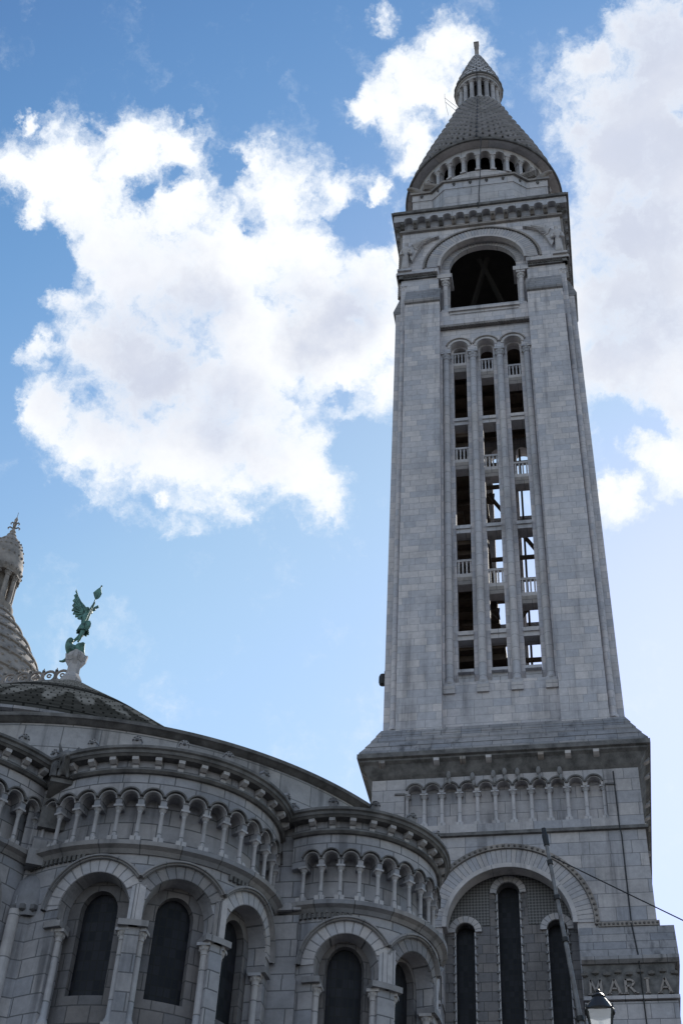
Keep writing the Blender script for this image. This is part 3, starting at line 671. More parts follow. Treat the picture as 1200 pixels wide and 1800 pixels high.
# ---- arcaded drum ------------------------------------------------
DR = 3.6; fd = drum(0, 0, DR); pitch = 2*PI*DR/30
dmb = MB()
cs = [(-15+i+0.5)*pitch-PI*DR/2 for i in range(30)]
dmb.strip(arch_cols(cs[0]-pitch/2, cs[-1]+pitch/2, 61.62, [(c, 0.235, 61.08) for c in cs], 60.9, 8, 0.2), 3.2, DR, fd)
dmb.lathe([(DR, 58.0), (DR, 59.55), (2.2, 59.57)], n=90)
for i in range(30):
    u = cs[i]+pitch/2; dmb.block(u-0.105, u+0.105, 3.2, 3.45, 59.55, 60.95, fd)
dr_ = dmb.build('arcaded_drum', PLAIN, tower)
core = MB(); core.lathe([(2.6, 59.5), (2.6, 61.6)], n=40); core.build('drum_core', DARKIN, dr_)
cm = MB(); cm.column(0, 0, 59.53, 60.93, 0.10, 0.22, 0.24, 10, 1.4, 1.5); cmm = cm.mesh('drum_column', PLAIN)
for i in range(30):
    u = cs[i]+pitch/2; x, y, _ = fd(u, DR-0.06, 0); link('drum_column', cmm, dr_, (x, y, 0), u/DR)
rm = MB(); rm.lathe([(DR-0.02, 61.60), (3.75, 61.57), (4.0, 61.60), (4.05, 61.62)], n=96); rm.build('drum_soffit', PLAIN, tower)
rm = MB(); rm.lathe([(4.04, 61.60), (4.12, 61.62), (4.14, 61.72), (4.08, 61.80), (3.98, 61.84)], n=96); rm.build('dome_rim', CRUST, tower)
# ---- dome with overlapping stone scales --------------------------
DOME = [(3.92, 61.80), (3.72, 62.7), (3.44, 63.7), (3.12, 64.8), (2.77, 65.9), (2.42, 67.0), (2.08, 68.1), (1.77, 69.1), (1.52, 70.0), (1.34, 70.5), (1.27, 70.8)]
def prof_at(P, t):
    L = [0]
    for (a, b), (c, d) in zip(P, P[1:]): L.append(L[-1]+math.hypot(c-a, d-b))
    x = t*L[-1]
    for i in range(len(P)-1):
        if x <= L[i+1]+1e-9:
            q = (x-L[i])/(L[i+1]-L[i]); return P[i][0]+(P[i+1][0]-P[i][0])*q, P[i][1]+(P[i+1][1]-P[i][1])*q
    return P[-1]
def scales(P, rowsn, num, lip):
    mb = MB()
    for i in range(rowsn):
        t0, t1 = i/rowsn, (i+1)/rowsn; te = (i+1.25)/rowsn
        r0, z0 = prof_at(P, t0); r1, z1 = prof_at(P, min(1, t1)); off = 0.5*(i % 2); da = 2*PI/num
        tx, tz = r1-r0, z1-z0; L = math.hypot(tx, tz); nx, nz = tz/L, -tx/L
        for j in range(num):
            a = (j+off)*da
            def P3(du, s_, out_):
                r = r0+(r1-r0)*s_+nx*out_; z = z0+(z1-z0)*s_+nz*out_; t = a+du*da; return (r*math.cos(t), r*math.sin(t), z)
            top = [P3(-0.46, 1.0, 0.03), P3(0.46, 1.0, 0.03)]; mid = [P3(0.44, 0.42, lip*0.7), P3(-0.44, 0.42, lip*0.7)]
            low = [P3(0.30, 0.05, lip), P3(0.0, -0.10, lip*1.1), P3(-0.30, 0.05, lip)]
            mb.quad([top[0], top[1], mid[0], low[0], low[1], low[2], mid[1]], [(0, 0)]*7)
            und = [P3(0.44, 0.42, 0), P3(0.28, 0.05, 0), P3(0.0, -0.10, 0), P3(-0.28, 0.05, 0), P3(-0.44, 0.42, 0)]
            rim_ = [mid[0], low[0], low[1], low[2], mid[1]]
            for q in range(4): mb.quad([rim_[q], rim_[q+1], und[q+1], und[q]], [(0, 0)]*4)
    return mb
dme = scales(DOME, 24, 36, 0.17).build('scaled_dome', TILE, tower)
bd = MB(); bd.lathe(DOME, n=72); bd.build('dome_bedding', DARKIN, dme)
# ---- top lantern -------------------------------------------------
lt = MB(); lt.lathe([(1.27, 70.62), (1.29, 70.7), (1.29, 70.8), (0.7, 70.82)], n=40); lt.lathe([(0.78, 70.8), (0.78, 73.3)], n=24)
ltn = lt.build('lantern_core', DARKIN, tower)
cm = MB(); cm.column(0, 0, 70.78, 73.12, 0.135, 0.55, 0.24, 12, 1.3, 1.35); cmm = cm.mesh('lantern_column', PLAIN)
for i in range(16):
    t = 2*PI*(i+0.25)/16; link('lantern_column', cmm, ltn, (1.09*math.cos(t), 1.09*math.sin(t), 0), t)
e_ = MB(); e_.lathe([(0.8, 73.05), (1.26, 73.10), (1.28, 73.25), (1.37, 73.30), (1.37, 73.36)], n=48); e_.build('lantern_entablature', PLAIN, tower)
e_ = MB(); e_.lathe([(1.36, 73.35), (1.43, 73.37), (1.44, 73.44), (1.38, 73.5)], n=48); e_.build('lantern_rim', CRUST, tower)
LR = [(1.38, 73.48), (1.24, 74.2), (1.02, 75.0), (0.76, 75.9), (0.50, 76.8), (0.28, 77.5), (0.16, 77.9)]
lrf = scales(LR, 11, 20, 0.07).build('lantern_roof', TILE, tower)
bd = MB(); bd.lathe(LR, n=40); bd.build('roof_bedding', CRUST, lrf)
fn = MB(); fn.lathe([(0.15, 77.6), (0.13, 78.2), (0.12, 78.9), (0.15, 78.95), (0.15, 79.02)], n=10); fn.box(-0.13, 0.13, -0.13, 0.13, 79.0, 79.45); fn.box(-0.16, 0.16, -0.16, 0.16, 79.45, 79.55)
fn.build('finial', TRIM, tower)
# ---- beasts on the parapet corners -------------------------------
def beast(parent, loc, rz, m, s=1.0, name='winged_beast'):
    P = [(0, 0, .42, .24), (.38, 0, .46, .26), (.68, 0, .62, .2), (.88, 0, .86, .17), (1.12, 0, .92, .13), (1.3, 0, .86, .08), (-.36, 0, .38, .2), (-.7, 0, .3, .07), (-.9, .1, .5, .05),
         (.5, .2, .25, .1), (.58, .22, .02, .09), (.5, -.2, .25, .1), (.58, -.22, .02, .09), (-.3, .24, .2, .12), (-.2, .26, .02, .09), (-.3, -.24, .2, .12), (-.2, -.26, .02, .09)]
    P = [(a*s, b*s, c*s, r*s) for a, b, c, r in P]
    b = skin(name, P, [(0, 1), (1, 2), (2, 3), (3, 4), (4, 5), (0, 6), (6, 7), (7, 8), (1, 9), (9, 10), (1, 11), (11, 12), (6, 13), (13, 14), (6, 15), (15, 16)], m, parent, loc, 1, rz)
    for sg in (-1, 1):
        wg = MB(); wg.plate([(x*s, sg*(.25+.1*(z-.5))*s, z*s) for x, z in ((.45, .55), (.5, .95), (.2, 1.15), (-.3, 1.12), (-.85, .85), (-.6, .75), (-.75, .6), (-.45, .55), (-.5, .42), (-.1, .45))], 0.08*s, Vector((0, 1, 0)))
        for i in range(4): wg.tube([(.4*s, sg*.33*s, (.6+.12*i)*s), ((-.45-.08*i)*s, sg*.33*s, (.52+.13*i)*s)], [.05*s, .03*s], 5)
        wg.build('wing', m, b)
    return b
for sx, sy in ((-1, -1), (1, -1), (1, 1), (-1, 1)):
    beast(tower, (sx*2.45, sy*2.85, 58.50), math.atan2(sy*0.25, sx), TRIM, 0.95)
# ---- lightning cables, antenna, wall lamp ------------------------
lc = MB()
lc.tube([(0.02, -0.15, 77.9), (0.02, -1.44, 73.5), (0.02, -1.32, 73.0), (0.02, -1.35, 70.9)]+[(0.02, -r-0.14, z) for r, z in reversed(DOME)]+[(0.25, -4.16, 61.7), (0.1, -3.95, 58.5), (0.0, -3.86, 57), (0.0, -3.86, 56.2), (-0.05, -4.24, 55.8), (-0.05, -4.12, 55.5)], 0.022, 5); lc.build('lightning_cable', IRON, tower)
lc = MB(); lc.tube([(3.37, -4.16, 24.2), (3.38, -4.18, 22.5), (3.38, -4.26, 22.25), (3.42, -4.18, 22.0), (3.42, -4.18, 19.2), (3.5, -4.56, 18.05), (3.5, -4.5, 17.8), (3.55, -4.46, 14)], 0.02, 5); lc.build('lightning_cable', IRON, tower)
an = MB(); an.tube([(-1.2, -0.3, 71.6), (-1.95, -0.5, 72.6)], 0.012, 5); an.tube([(-1.2, -0.3, 71.1), (-1.9, -0.5, 72.1)], 0.012, 5); an.tube([(-1.95, -0.5, 73.1), (-1.95, -0.5, 72.5), (-1.85, -0.5, 71.4), (-1.75, -0.5, 70.6)], 0.009, 5); an.build('antenna', IRON, tower)
wlp = MB(); wlp.box(-3.99, -3.94, -3.35, -3.05, 28.7, 29.2); wlp.tube([(-3.98, -3.2, 29.05), (-4.06, -3.2, 29.1)], 0.05, 6); wlp.lathe([(0.01, 28.72), (0.11, 28.74), (0.14, 28.85), (0.14, 29.05), (0.10, 29.15), (0.01, 29.18)], (-4.06, -3.2), n=14); wlp.build('wall_lamp', IRON, tower)

# ================================================================== CHURCH APSE
church = thing('church_apse', 'round stone church apse with arcaded chapels and a mossy conical tile roof', 'church')
MX, MY = -13.13, -8.0
CH = [(-9.27, -20.36), (-5.44, -19.0), (-2.186, -17.61)]; CR = 2.66
# main wall, gutter and roof
GX, GY, GR = -9.57, -11.02, 8.72                         # ambulatory ring in front of the taller apse
mw_ = MB(); mw_.lathe([(GR-0.14, 3.5), (GR-0.14, 16.42)], (GX, GY), -178, -31, 90)
e0 = (GX+(GR-0.14)*math.cos(R(-31)), GY+(GR-0.14)*math.sin(R(-31)))
L = math.hypot(e0[0]+4.5, e0[1]+4.5)
mw_.quad([(*e0, 3.5), (-4.5, -4.5, 3.5), (-4.5, -4.5, 16.32), (*e0, 16.32)], [(0, 3.5), (L, 3.5), (L, 16.32), (0, 16.32)])
mw_.build('ambulatory_wall', stone('ambulatory_stone', (0.33, 0.327, 0.34), 1.05, 0.48, streak=0.95, patch=0.75), church)
gt = MB(); gt.lathe([(GR-0.16, 16.36), (GR-0.08, 16.38), (GR-0.04, 16.43), (GR+0.02, 16.45), (GR+0.03, 16.52), (GR-0.02, 16.55), (GR-0.6, 16.56), (0.05, 16.6)], (GX, GY), -178, -31, 100); gt.build('gutter_cornice', CRUST, church)
ap = MB(); ap.lathe([(8.0, 10.0), (8.0, 19.5)], (MX, MY), -180, 60, 80); ap.lathe([(8.0, 19.3), (8.3, 19.4), (8.3, 19.55)], (MX, MY), -180, 60, 80); ap.build('apse_drum', APSE, church)
RP = [(8.25, 19.5), (5.6, 21.7), (3.2, 23.65), (1.4, 25.0), (0.32, 25.84)]
rf = MB(); NC = 27; av = 19.5
for i in range(NC):                                      # overlapping courses
    def rp(t):
        L = [0]
        for (a, b), (c, d) in zip(RP, RP[1:]): L.append(L[-1]+math.hypot(c-a, d-b))
        x = min(t, 1)*L[-1]
        for j in range(len(RP)-1):
            if x <= L[j+1]+1e-9: q = (x-L[j])/(L[j+1]-L[j]); return RP[j][0]+(RP[j+1][0]-RP[j][0])*q, RP[j][1]+(RP[j+1][1]-RP[j][1])*q
    (ra_, za), (rb_, zb) = rp(i/NC), rp((i+1)/NC); k0 = len(rf.uv)
    rf.lathe([(ra_+0.05, za-0.02), (ra_+0.10, za+0.06), (rb_+0.05, zb+0.02)], (MX, MY), -180, 180, 110, smooth=False, uref=9.0)
    dz = av-(za-0.02)
    for j in range(k0, len(rf.uv)): rf.uv[j] = [(p[0], p[1]+dz) for p in rf.uv[j]]
    av += math.hypot(rb_-ra_, zb-za)
roof = rf.build('tile_roof', ROOFT, church)
nv = MB()
for sg in (-1, 1):
    acc = 19.5
    for (r, z), (r2, z2) in zip(RP, RP[1:]):
        L = math.hypot(r2-r, z2-z)
        nv.quad([(MX, MY+sg*r, z), (MX-34, MY+sg*r, z), (MX-34, MY+sg*r2, z2), (MX, MY+sg*r2, z2)], [(0, acc), (34, acc), (34, acc+L), (0, acc+L)]); acc += L
    nv.quad([(MX, MY+sg*8.0, 10), (MX-34, MY+sg*8.0, 10), (MX-34, MY+sg*8.0, 19.5), (MX, MY+sg*8.0, 19.5)], [(0, 10), (34, 10), (34, 19.5), (0, 19.5)])
nv.box(MX-34, MX, MY-0.35, MY+0.35, 25.7, 25.86)
nv.build('nave_roof', ROOFT, church)
# crest along the ridge
cr = MB(); x = MX-0.45; zr = 26.12
cr.box(MX-16, MX-0.3, MY-0.10, MY+0.10, zr-0.3, zr+0.06)
i = 0
while x > MX-15:
    pts = [(x+0.20*math.cos(t), MY, zr+0.26+0.20*math.sin(t)) for t in [R(-60+300*q/12) for q in range(13)]]; cr.tube(pts, 0.045, 6)
    cr.tube([(x+0.06*math.cos(t), MY, zr+0.28+0.06*math.sin(t)) for t in [R(30*q) for q in range(12)]], 0.03, 5)
    cr.tube([(x-0.22, MY, zr+0.05), (x-0.22, MY, zr+0.42), (x-0.22, MY, zr+0.58)], [0.05, 0.04, 0.015], 6); cr.ball((x-0.22, MY, zr+0.46), 0.065, 6)
    x -= 0.44
cr.build('ridge_crest', TRIM, roof)

def plan_circle(c, r):
    return lambda u: (c[0]+r*math.cos(u/r), c[1]+r*math.sin(u/r), u/r)
def plan_two(c, r1, ts, r2):                            # a wide arc tightening into a smaller one at angle ts
    us = r1*ts; c2 = (c[0]+(r1-r2)*math.cos(ts), c[1]+(r1-r2)*math.sin(ts))
    def p(u):
        if u <= us: t = u/r1; return (c[0]+r1*math.cos(t), c[1]+r1*math.sin(t), t)
        t = ts+(u-us)/r2; return (c2[0]+r2*math.cos(t), c2[1]+r2*math.sin(t), t)
    return p
def chapel(plan, u0, u1, pu, ucol, wins, wr, uant, gw_=0.60):
    def f(u, d, z):
        x, y, t = plan(u); return (x+math.cos(t)*(d-CR), y+math.sin(t)*(d-CR), z)
    ang = lambda u: plan(u)[2]
    du = 0.13; zs = 11.25; wins = [u for u in wins if u0+wr+0.02 < u < u1-wr-0.02]
    wall = MB()
    ar = [(c, wr, zs) for c in wins]
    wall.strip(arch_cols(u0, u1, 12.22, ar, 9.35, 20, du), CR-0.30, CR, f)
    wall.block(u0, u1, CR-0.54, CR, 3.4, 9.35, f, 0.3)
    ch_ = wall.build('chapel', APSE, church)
    for u in wins:
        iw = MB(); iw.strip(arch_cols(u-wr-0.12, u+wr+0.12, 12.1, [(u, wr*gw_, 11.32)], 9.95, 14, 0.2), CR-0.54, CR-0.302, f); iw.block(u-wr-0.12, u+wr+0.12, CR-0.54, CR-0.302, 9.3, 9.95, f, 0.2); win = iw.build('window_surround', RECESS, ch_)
        sl2 = MB(); sl2.prism([(CR-0.8, 9.9), (CR-0.50, 9.75), (CR-0.50, 9.85), (CR-0.8, 10.15)], u-wr*(gw_+0.02), u+wr*(gw_+0.02), f, 0.2)
        gw = MB(); gw.block(u-wr*(gw_+0.02), u+wr*(gw_+0.02), CR-0.46, CR-0.43, 9.95, 11.32+wr*(gw_+0.02), f, 0.15); gw.build('window_glass', GLASS, win)
        hp = (wins[1]-wins[0])/2-0.004; lo_ = u-2*hp > u0+wr; hi_ = u+2*hp < u1-wr
        A = lambda r: math.degrees(math.acos(min(1, hp/r)))
        vs = MB(); vs.ring(u, zs, wr, wr+0.22, A(wr+0.22) if hi_ else 0, 180-(A(wr+0.22) if lo_ else 0), CR-0.03, CR+0.02, f, 22)
        for sg, on in ((1, hi_), (-1, lo_)):
            if on: vs.block(u+wr if sg > 0 else u-hp, u+hp if sg > 0 else u-wr, CR-0.03, CR+0.018, 11.03, zs+0.42, f, 0.1); vs.build('window_voussoirs', VOUSS, ch_)
        hd = MB(); hd.ring(u, zs, wr+0.22, wr+0.30, A(wr+0.28) if hi_ else 0, 180-(A(wr+0.28) if lo_ else 0), CR-0.03, CR+0.07, f, 22); hd.ring(u, zs, wr+0.25, wr+0.28, A(wr+0.28) if hi_ else 0, 180-(A(wr+0.28) if lo_ else 0), CR-0.03, CR+0.10, f, 22); hd.build('window_hood', APSE_TRIM, ch_)
        for s_ in (-1, 1):
            x, y, _ = f(u+s_*(wr-0.03), CR-0.12, 0)
            jc = MB(); jc.column(x, y, 9.35, 10.93, 0.062, 0.22, 0.17, 10, 1.5, 1.7); jc.build('jamb_column', APSE_PALE, ch_)
            a, b = (u+wr-0.12, u+wr+0.18) if s_ > 0 else (u-wr-0.18, u-wr+0.12)
            im = MB(); im.block(a, b, CR-0.25, CR+0.07, 10.93, 11.03, f, 0.1); im.build('impost', APSE_TRIM, ch_)
    lg = MB(); lg.prism([(CR-0.3, 12.14), (CR+0.03, 12.16), (CR+0.08, 12.22), (CR+0.16, 12.26), (CR+0.17, 12.33), (CR+0.10, 12.36), (CR-0.3, 12.40)], u0, u1, f, du); lg.build('gallery_ledge', APSE_TRIM, ch_)
    k = int((u1-u0)/0.085); dn_ = None
    for i in range(k):
        if (i//14) % 3:
            if dn_: dn_.build('dentil_row', CRUST, ch_); dn_ = None
            continue
        dn_ = dn_ or MB(); a = u0+i*0.085; dn_.block(a, a+0.05, CR-0.02, CR+0.05, 12.06, 12.15, f)
    if dn_: dn_.build('dentil_row', CRUST, ch_)
    bk = MB(); bk.block(u0, u1, CR-0.42, CR-0.30, 12.36, 13.6, f, du); bk.build('gallery_back_wall', APSE, ch_)
    cols_ = []; c = ucol
    while c < u1: cols_.append(c); c += pu
    c = ucol-pu
    while c > u0: cols_.insert(0, c); c -= pu
    cen = [c+pu/2 for c in cols_[:-1]]; pr_ = pu; ra = pr_*0.36
    ga = MB(); ga.strip(arch_cols(u0, u1, 13.70, [(c, ra, 13.19) for c in cen], 13.08, 10, 0.13), CR-0.32, CR-0.02, f); ga.build('gallery_arcade', APSE, ch_)
    for c in cen:
        gr = MB(); gr.ring(c, 13.19, ra*0.98, ra+0.022, 0, 180, CR-0.10, CR+0.005, f, 12); gr.build('gallery_archivolt', APSE_PALE, ch_)
        gh = MB(); gh.ring(c, 13.19, pr_*0.455, pr_*0.52, 14, 166, CR-0.03, CR+0.05, f, 14); gh.build('gallery_hood', CRUST, ch_)
    cm_ = MB(); cm_.column(0, 0, 12.36, 13.09, 0.037, 0.23, 0.12, 10, 1.9, 2.0); cm_.box(-0.085, 0.085, -0.085, 0.085, 12.36, 12.50); me = cm_.mesh('gallery_column', APSE_PALE)
    for c in cols_:
        x, y, _ = f(c, CR-0.09, 0); link('gallery_column', me, ch_, (x, y, 0), ang(c))
    sa = MB(); sa.prism([(CR-0.1, 13.66), (CR+0.03, 13.67), (CR+0.07, 13.71), (CR+0.05, 13.75), (CR-0.1, 13.76)], u0, u1, f, du); sa.build('string_course', CRUST, ch_)
    fz = MB(); fz.block(u0, u1, CR-0.4, CR-0.02, 13.70, 13.95, f, du); fz.build('frieze', APSE, ch_)
    kn = MB(); kn.prism([(-0.02, 13.82), (0.08, 13.83), (0.15, 13.87), (0.15, 13.93), (-0.02, 13.93)], -0.055, 0.055, lambda u, d, z: (d, u, z)); kn.prism([(-0.02, 13.74), (0.03, 13.75), (0.045, 13.82), (-0.02, 13.82)], -0.05, 0.05, lambda u, d, z: (d, u, z)); kmesh = kn.mesh('corbel', APSE_PALE)
    for c in cols_:
        b = c+pu/2; x, y, _ = f(b, CR-0.02, 0); link('corbel', kmesh, ch_, (x, y, 0), ang(b))
    co = MB(); co.prism([(CR-0.4, 13.93), (CR+0.14, 13.93), (CR+0.17, 13.96), (CR+0.19, 13.97), (CR+0.20, 14.02), (CR+0.235, 14.04), (CR+0.235, 14.09), (CR+0.18, 14.11), (CR-0.4, 14.14)], u0, u1, f, du); co.build('cornice', CRUST, ch_)
    af = MB(); af.prism([(-0.05, 0), (0.05, 0), (0.05, 0.14), (-0.05, 0.14)], -0.075, 0.075, lambda u, d, z: (d, u, z)); af.ring(0, 0.13, 0.0, 0.09, 0, 180, -0.045, 0.055, lambda u, d, z: (d, u, z), 10); af.ball((0.055, 0, 0.14), 0.035, 6)
    for q in range(5): af.ball((0.055, 0.065*math.cos(q*PI/4), 0.14+0.065*math.sin(q*PI/4)), 0.018, 5)
    ame = af.mesh('antefix', APSE_TRIM)
    b = uant-6*pu
    while b < u1:
        if b > u0+0.05: x, y, _ = f(b, CR+0.13, 0); link('antefix', ame, ch_, (x, y, 14.08), ang(b))
        b += 2*pu
    ro = MB(); ro.prism([(CR+0.15, 14.10), (CR+0.10, 14.16), (CR-0.55, 14.50), (CR-1.2, 14.80), (CR-1.6, 14.9), (CR-1.6, 13.95), (CR-0.3, 13.95)], u0, u1, f, 0.2); ro.build('chapel_roof', SLOPE, ch_)
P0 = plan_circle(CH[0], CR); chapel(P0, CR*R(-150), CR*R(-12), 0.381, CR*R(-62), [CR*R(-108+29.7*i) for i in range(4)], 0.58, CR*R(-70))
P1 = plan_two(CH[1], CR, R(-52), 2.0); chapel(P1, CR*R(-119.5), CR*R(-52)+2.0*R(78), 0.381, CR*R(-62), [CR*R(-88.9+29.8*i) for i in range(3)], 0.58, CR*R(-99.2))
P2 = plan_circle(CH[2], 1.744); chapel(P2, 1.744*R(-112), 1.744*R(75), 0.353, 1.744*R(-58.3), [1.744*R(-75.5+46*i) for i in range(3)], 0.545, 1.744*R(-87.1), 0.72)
# buttresses between the chapels
def buttress(i, full):
    p, q = CH[i], CH[i+1]; mx, my = (p[0]+q[0])/2, (p[1]+q[1])/2
    t = math.atan2(my+8.0, mx+13.2); ca, sa = math.cos(t), math.sin(t)
    T = lambda u, d, z: (mx+ca*d-sa*u, my+sa*d+ca*u, z)
    b = MB()
    if full:
        b.block(-0.30, 0.30, -1, 1.95, 3.4, 11.55, T); b.block(-0.26, 0.26, -1, 1.8, 11.5, 12.2, T); b.block(-0.42, 0.42, -1, 1.68, 12.2, 14.05, T)
        bt = b.build('buttress', APSE, church)
        for u in (-0.27, 0.27):
            c = MB(); x, y, _ = T(u, 1.93, 0); c.lathe([(0.10, 8.0), (0.095, 11.3)], (x, y), n=12); c.build('buttress_shaft', APSE_PALE, bt)
        hx, hy, _ = T(0, 1.66, 0)
        hd = MB(); hd.lathe([(0.38, 11.22), (0.41, 11.36), (0.40, 11.60), (0.34, 11.84), (0.22, 12.02), (0.01, 12.08)], (hx, hy), n=18)
        for k in range(9):
            a = t+R(-100+25*k); hd.ball((hx+0.385*math.cos(a), hy+0.385*math.sin(a), 11.34), 0.075, 6)
        hd.build('buttress_cap', APSE_TRIM, bt)
        c = MB(); c.block(-0.28, 0.28, 1.0, 2.05, 12.08, 12.36, T); c.block(-0.24, 0.24, 1.0, 1.95, 12.36, 12.58, T); c.prism([(1.0, 12.58), (1.95, 12.58), (1.7, 12.76), (1.0, 12.76)], -0.24, 0.24, T); c.build('buttress_block', APSE_TRIM, bt)
        c = MB(); c.block(-0.22, 0.22, 1.0, 1.80, 12.9, 13.52, T); c.prism([(1.0, 13.45), (1.8, 13.45), (2.16, 13.58), (2.16, 13.66), (1.0, 13.66)], -0.19, 0.19, T); c.build('beast_console', CRUST, bt)
        bx, by, _ = T(0, 2.02, 0)
        gar = beast(church, (bx, by, 13.64), t, CRUST, 0.36, 'gargoyle')
        ears = MB()
        for s_ in (-1, 1):
            ears.tube([T(s_*0.09, 2.12, 14.12), T(s_*0.17, 2.10, 14.36)], [0.05, 0.015], 6); ears.tube([T(s_*0.16, 2.15, 13.66), T(s_*0.17, 2.12, 13.9), T(s_*0.12, 2.05, 14.05)], [0.07, 0.06, 0.06], 6)
        ears.ball(T(0, 2.14, 14.08), 0.14, 10); ears.ball(T(0, 2.27, 14.04), 0.075, 8); ears.ball(T(0, 2.05, 13.85), 0.15, 8, (1, 1, 1.4)); ears.build('gargoyle_head', CRUST, church)
    else:
        T = lambda u, d, z: (-3.06+u, -19.36-d, z)
        b.block(-0.46, 0.46, -2.4, 0.0, 3.4, 12.14, T); b.block(-0.46, 0.49, -2.4, 0.04, 3.4, 11.0, T)
        b.prism([(-2.4, 12.14), (0.08, 12.2), (0.08, 12.32), (-0.1, 12.42), (-2.4, 12.42)], -0.5, 0.5, T); b.block(-0.46, 0.40, -2.4, -0.25, 12.42, 14.0, T)
        b.build('buttress', APSE, church)
buttress(0, True); buttress(1, False)

# ================================================================== ANGEL STATUE on the apse roof
PX, PZ = -13.13, 26.16
an = thing('angel_statue', 'green copper winged angel holding a banner above a dragon on a stone pedestal', 'statue', (PX, MY, PZ)); an.scale = (1.065, 1.065, 1.065)
pd = MB()
pd.lathe([(0.36, -0.5), (0.34, -0.05), (0.26, 0.10), (0.20, 0.2), (0.19, 0.62), (0.23, 0.72), (0.27, 0.80), (0.27, 0.92), (0.2, 1.0)], (-0.1, 0), n=8, smooth=False)
for k in range(4): pd.prism([(0.15, 0.45), (0.3, 0.7), (0.34, 0.92), (0.15, 0.92)], -0.06, 0.06, (lambda t: lambda u, d, z: (-0.1+d*math.cos(t)-u*math.sin(t), d*math.sin(t)+u*math.cos(t), z))(k*PI/2+0.3))
pd.build('pedestal', APSE_PALE, an)
Dg = [(-0.22, 0, 1.12, .17), (-0.42, -.05, 1.28, .15), (-0.40, -.1, 1.45, .12), (-0.28, -.12, 1.50, .09), (-0.05, -.1, 1.14, .14), (0.06, -.12, 1.24, .08), (0.12, -.14, 1.3, .05), (-0.38, .05, 1.0, .09), (-0.42, .02, 0.82, .06), (-0.52, 0, 0.74, .045), (-0.64, 0, 0.77, .02), (0.02, .05, .98, .1), (0.12, .03, .86, .08), (0.06, 0, .72, .05)]
skin('dragon', Dg, [(0, 1), (1, 2), (2, 3), (0, 4), (4, 5), (5, 6), (0, 7), (7, 8), (8, 9), (9, 10), (4, 11), (11, 12), (12, 13)], COPPER, an, sub=2)
Bd = [(-0.09, 0, 1.95, .105), (-0.11, -.01, 2.15, .09), (-0.11, -.02, 2.36, .125), (-0.10, -.02, 2.50, .06), (-0.085, -.04, 2.58, .05), (-0.075, -.07, 2.68, .082), (-0.07, -.06, 2.76, .06),
      (-0.04, -.10, 1.86, .09), (-0.03, -.16, 1.62, .065), (-0.10, -.12, 1.36, .042), (-0.05, -.22, 1.32, .035),
      (-0.13, .08, 1.84, .085), (-0.20, .03, 1.66, .062), (-0.36, .08, 1.56, .04), (-0.40, .05, 1.48, .03),
      (0.01, -.06, 2.46, .06), (0.07, -.12, 2.64, .05), (0.14, -.14, 2.82, .036), (0.15, -.15, 2.88, .04),
      (-0.22, -.03, 2.45, .058), (-0.26, -.16, 2.26, .046), (-0.12, -.24, 2.16, .035)]
body = skin('angel_body', Bd, [(0, 1), (1, 2), (2, 3), (3, 4), (4, 5), (5, 6), (0, 7), (7, 8), (8, 9), (9, 10), (0, 11), (11, 12), (12, 13), (13, 14), (2, 15), (15, 16), (16, 17), (17, 18), (2, 19), (19, 20), (20, 21)], COPPER, an, sub=2)
tu = MB(); prof = []
for k in range(14):
    a = 2*PI*k/14; fl = 1+0.15*math.sin(3*a)
    prof.append(a)
tu.lathe([(0.115, 2.12), (0.125, 2.0), (0.15, 1.9), (0.18, 1.80), (0.15, 1.82)], (-0.07, -0.03), n=14)
for k in range(10):
    a = k*0.63; tu.tube([(-0.07+0.11*math.cos(a), -0.03+0.11*math.sin(a), 2.05), (-0.07+0.18*math.cos(a), -0.03+0.18*math.sin(a), 1.77)], [0.025, 0.034], 5)
tu.build('tunic', COPPER, body)
sh = MB(); sh.ball((0.08, -.12, 1.98), 0.15, 10, (0.75, 0.5, 1.3)); sh.build('shield', COPPER, an)
ax = Vector((0, 1, 0))
W1 = [(-0.16, 2.51), (-0.15, 2.80), (-0.24, 2.95), (-0.44, 3.20), (-0.59, 3.45), (-0.76, 3.83), (-0.71, 3.60), (-0.79, 3.56), (-0.72, 3.42), (-0.79, 3.34), (-0.70, 3.24), (-0.76, 3.13), (-0.68, 3.05), (-0.74, 2.93), (-0.62, 2.90), (-0.66, 2.76), (-0.54, 2.76), (-0.55, 2.62), (-0.42, 2.62), (-0.40, 2.50), (-0.28, 2.46)]
wg = MB(); wg.plate([(x, 0.10+0.25*(-x-0.15), z) for x, z in W1], 0.06, ax)
for i in range(7):
    q = i/6; wg.tube([(-0.2-0.02*i, 0.07, 2.62+0.03*i), (-0.62-0.1*q, 0.16, 2.72+0.95*q)], [0.035, 0.02], 5)
wg.build('wing', COPPER, an)
W2 = [(-0.15, 2.62), (-0.17, 2.85), (-0.20, 3.05), (0.0, 3.28), (0.05, 3.16), (-0.03, 3.08), (0.0, 2.98), (-0.06, 2.92), (-0.04, 2.78)]
wg = MB(); wg.plate([(x, 0.16+0.5*(z-2.6), z) for x, z in W2], 0.06, ax); wg.build('wing', COPPER, an)
sf = MB(); sf.tube([(0.0, -.2, 2.10), (0.15, -.17, 2.88), (0.26, -.14, 3.50)], 0.017, 6); sf.ball((0.26, -.14, 3.52), 0.035, 6); sf.build('banner_staff', COPPER, an)
bn = MB(); bn.plate([(x, -.15+0.03*math.sin(9*z), z) for x, z in ((0.25, 3.47), (0.16, 3.36), (0.05, 3.24), (0.09, 3.12), (0.14, 3.00), (0.24, 3.04), (0.29, 3.10), (0.33, 3.20), (0.29, 3.34))], 0.035, ax); bn.build('banner', COPPER, an)

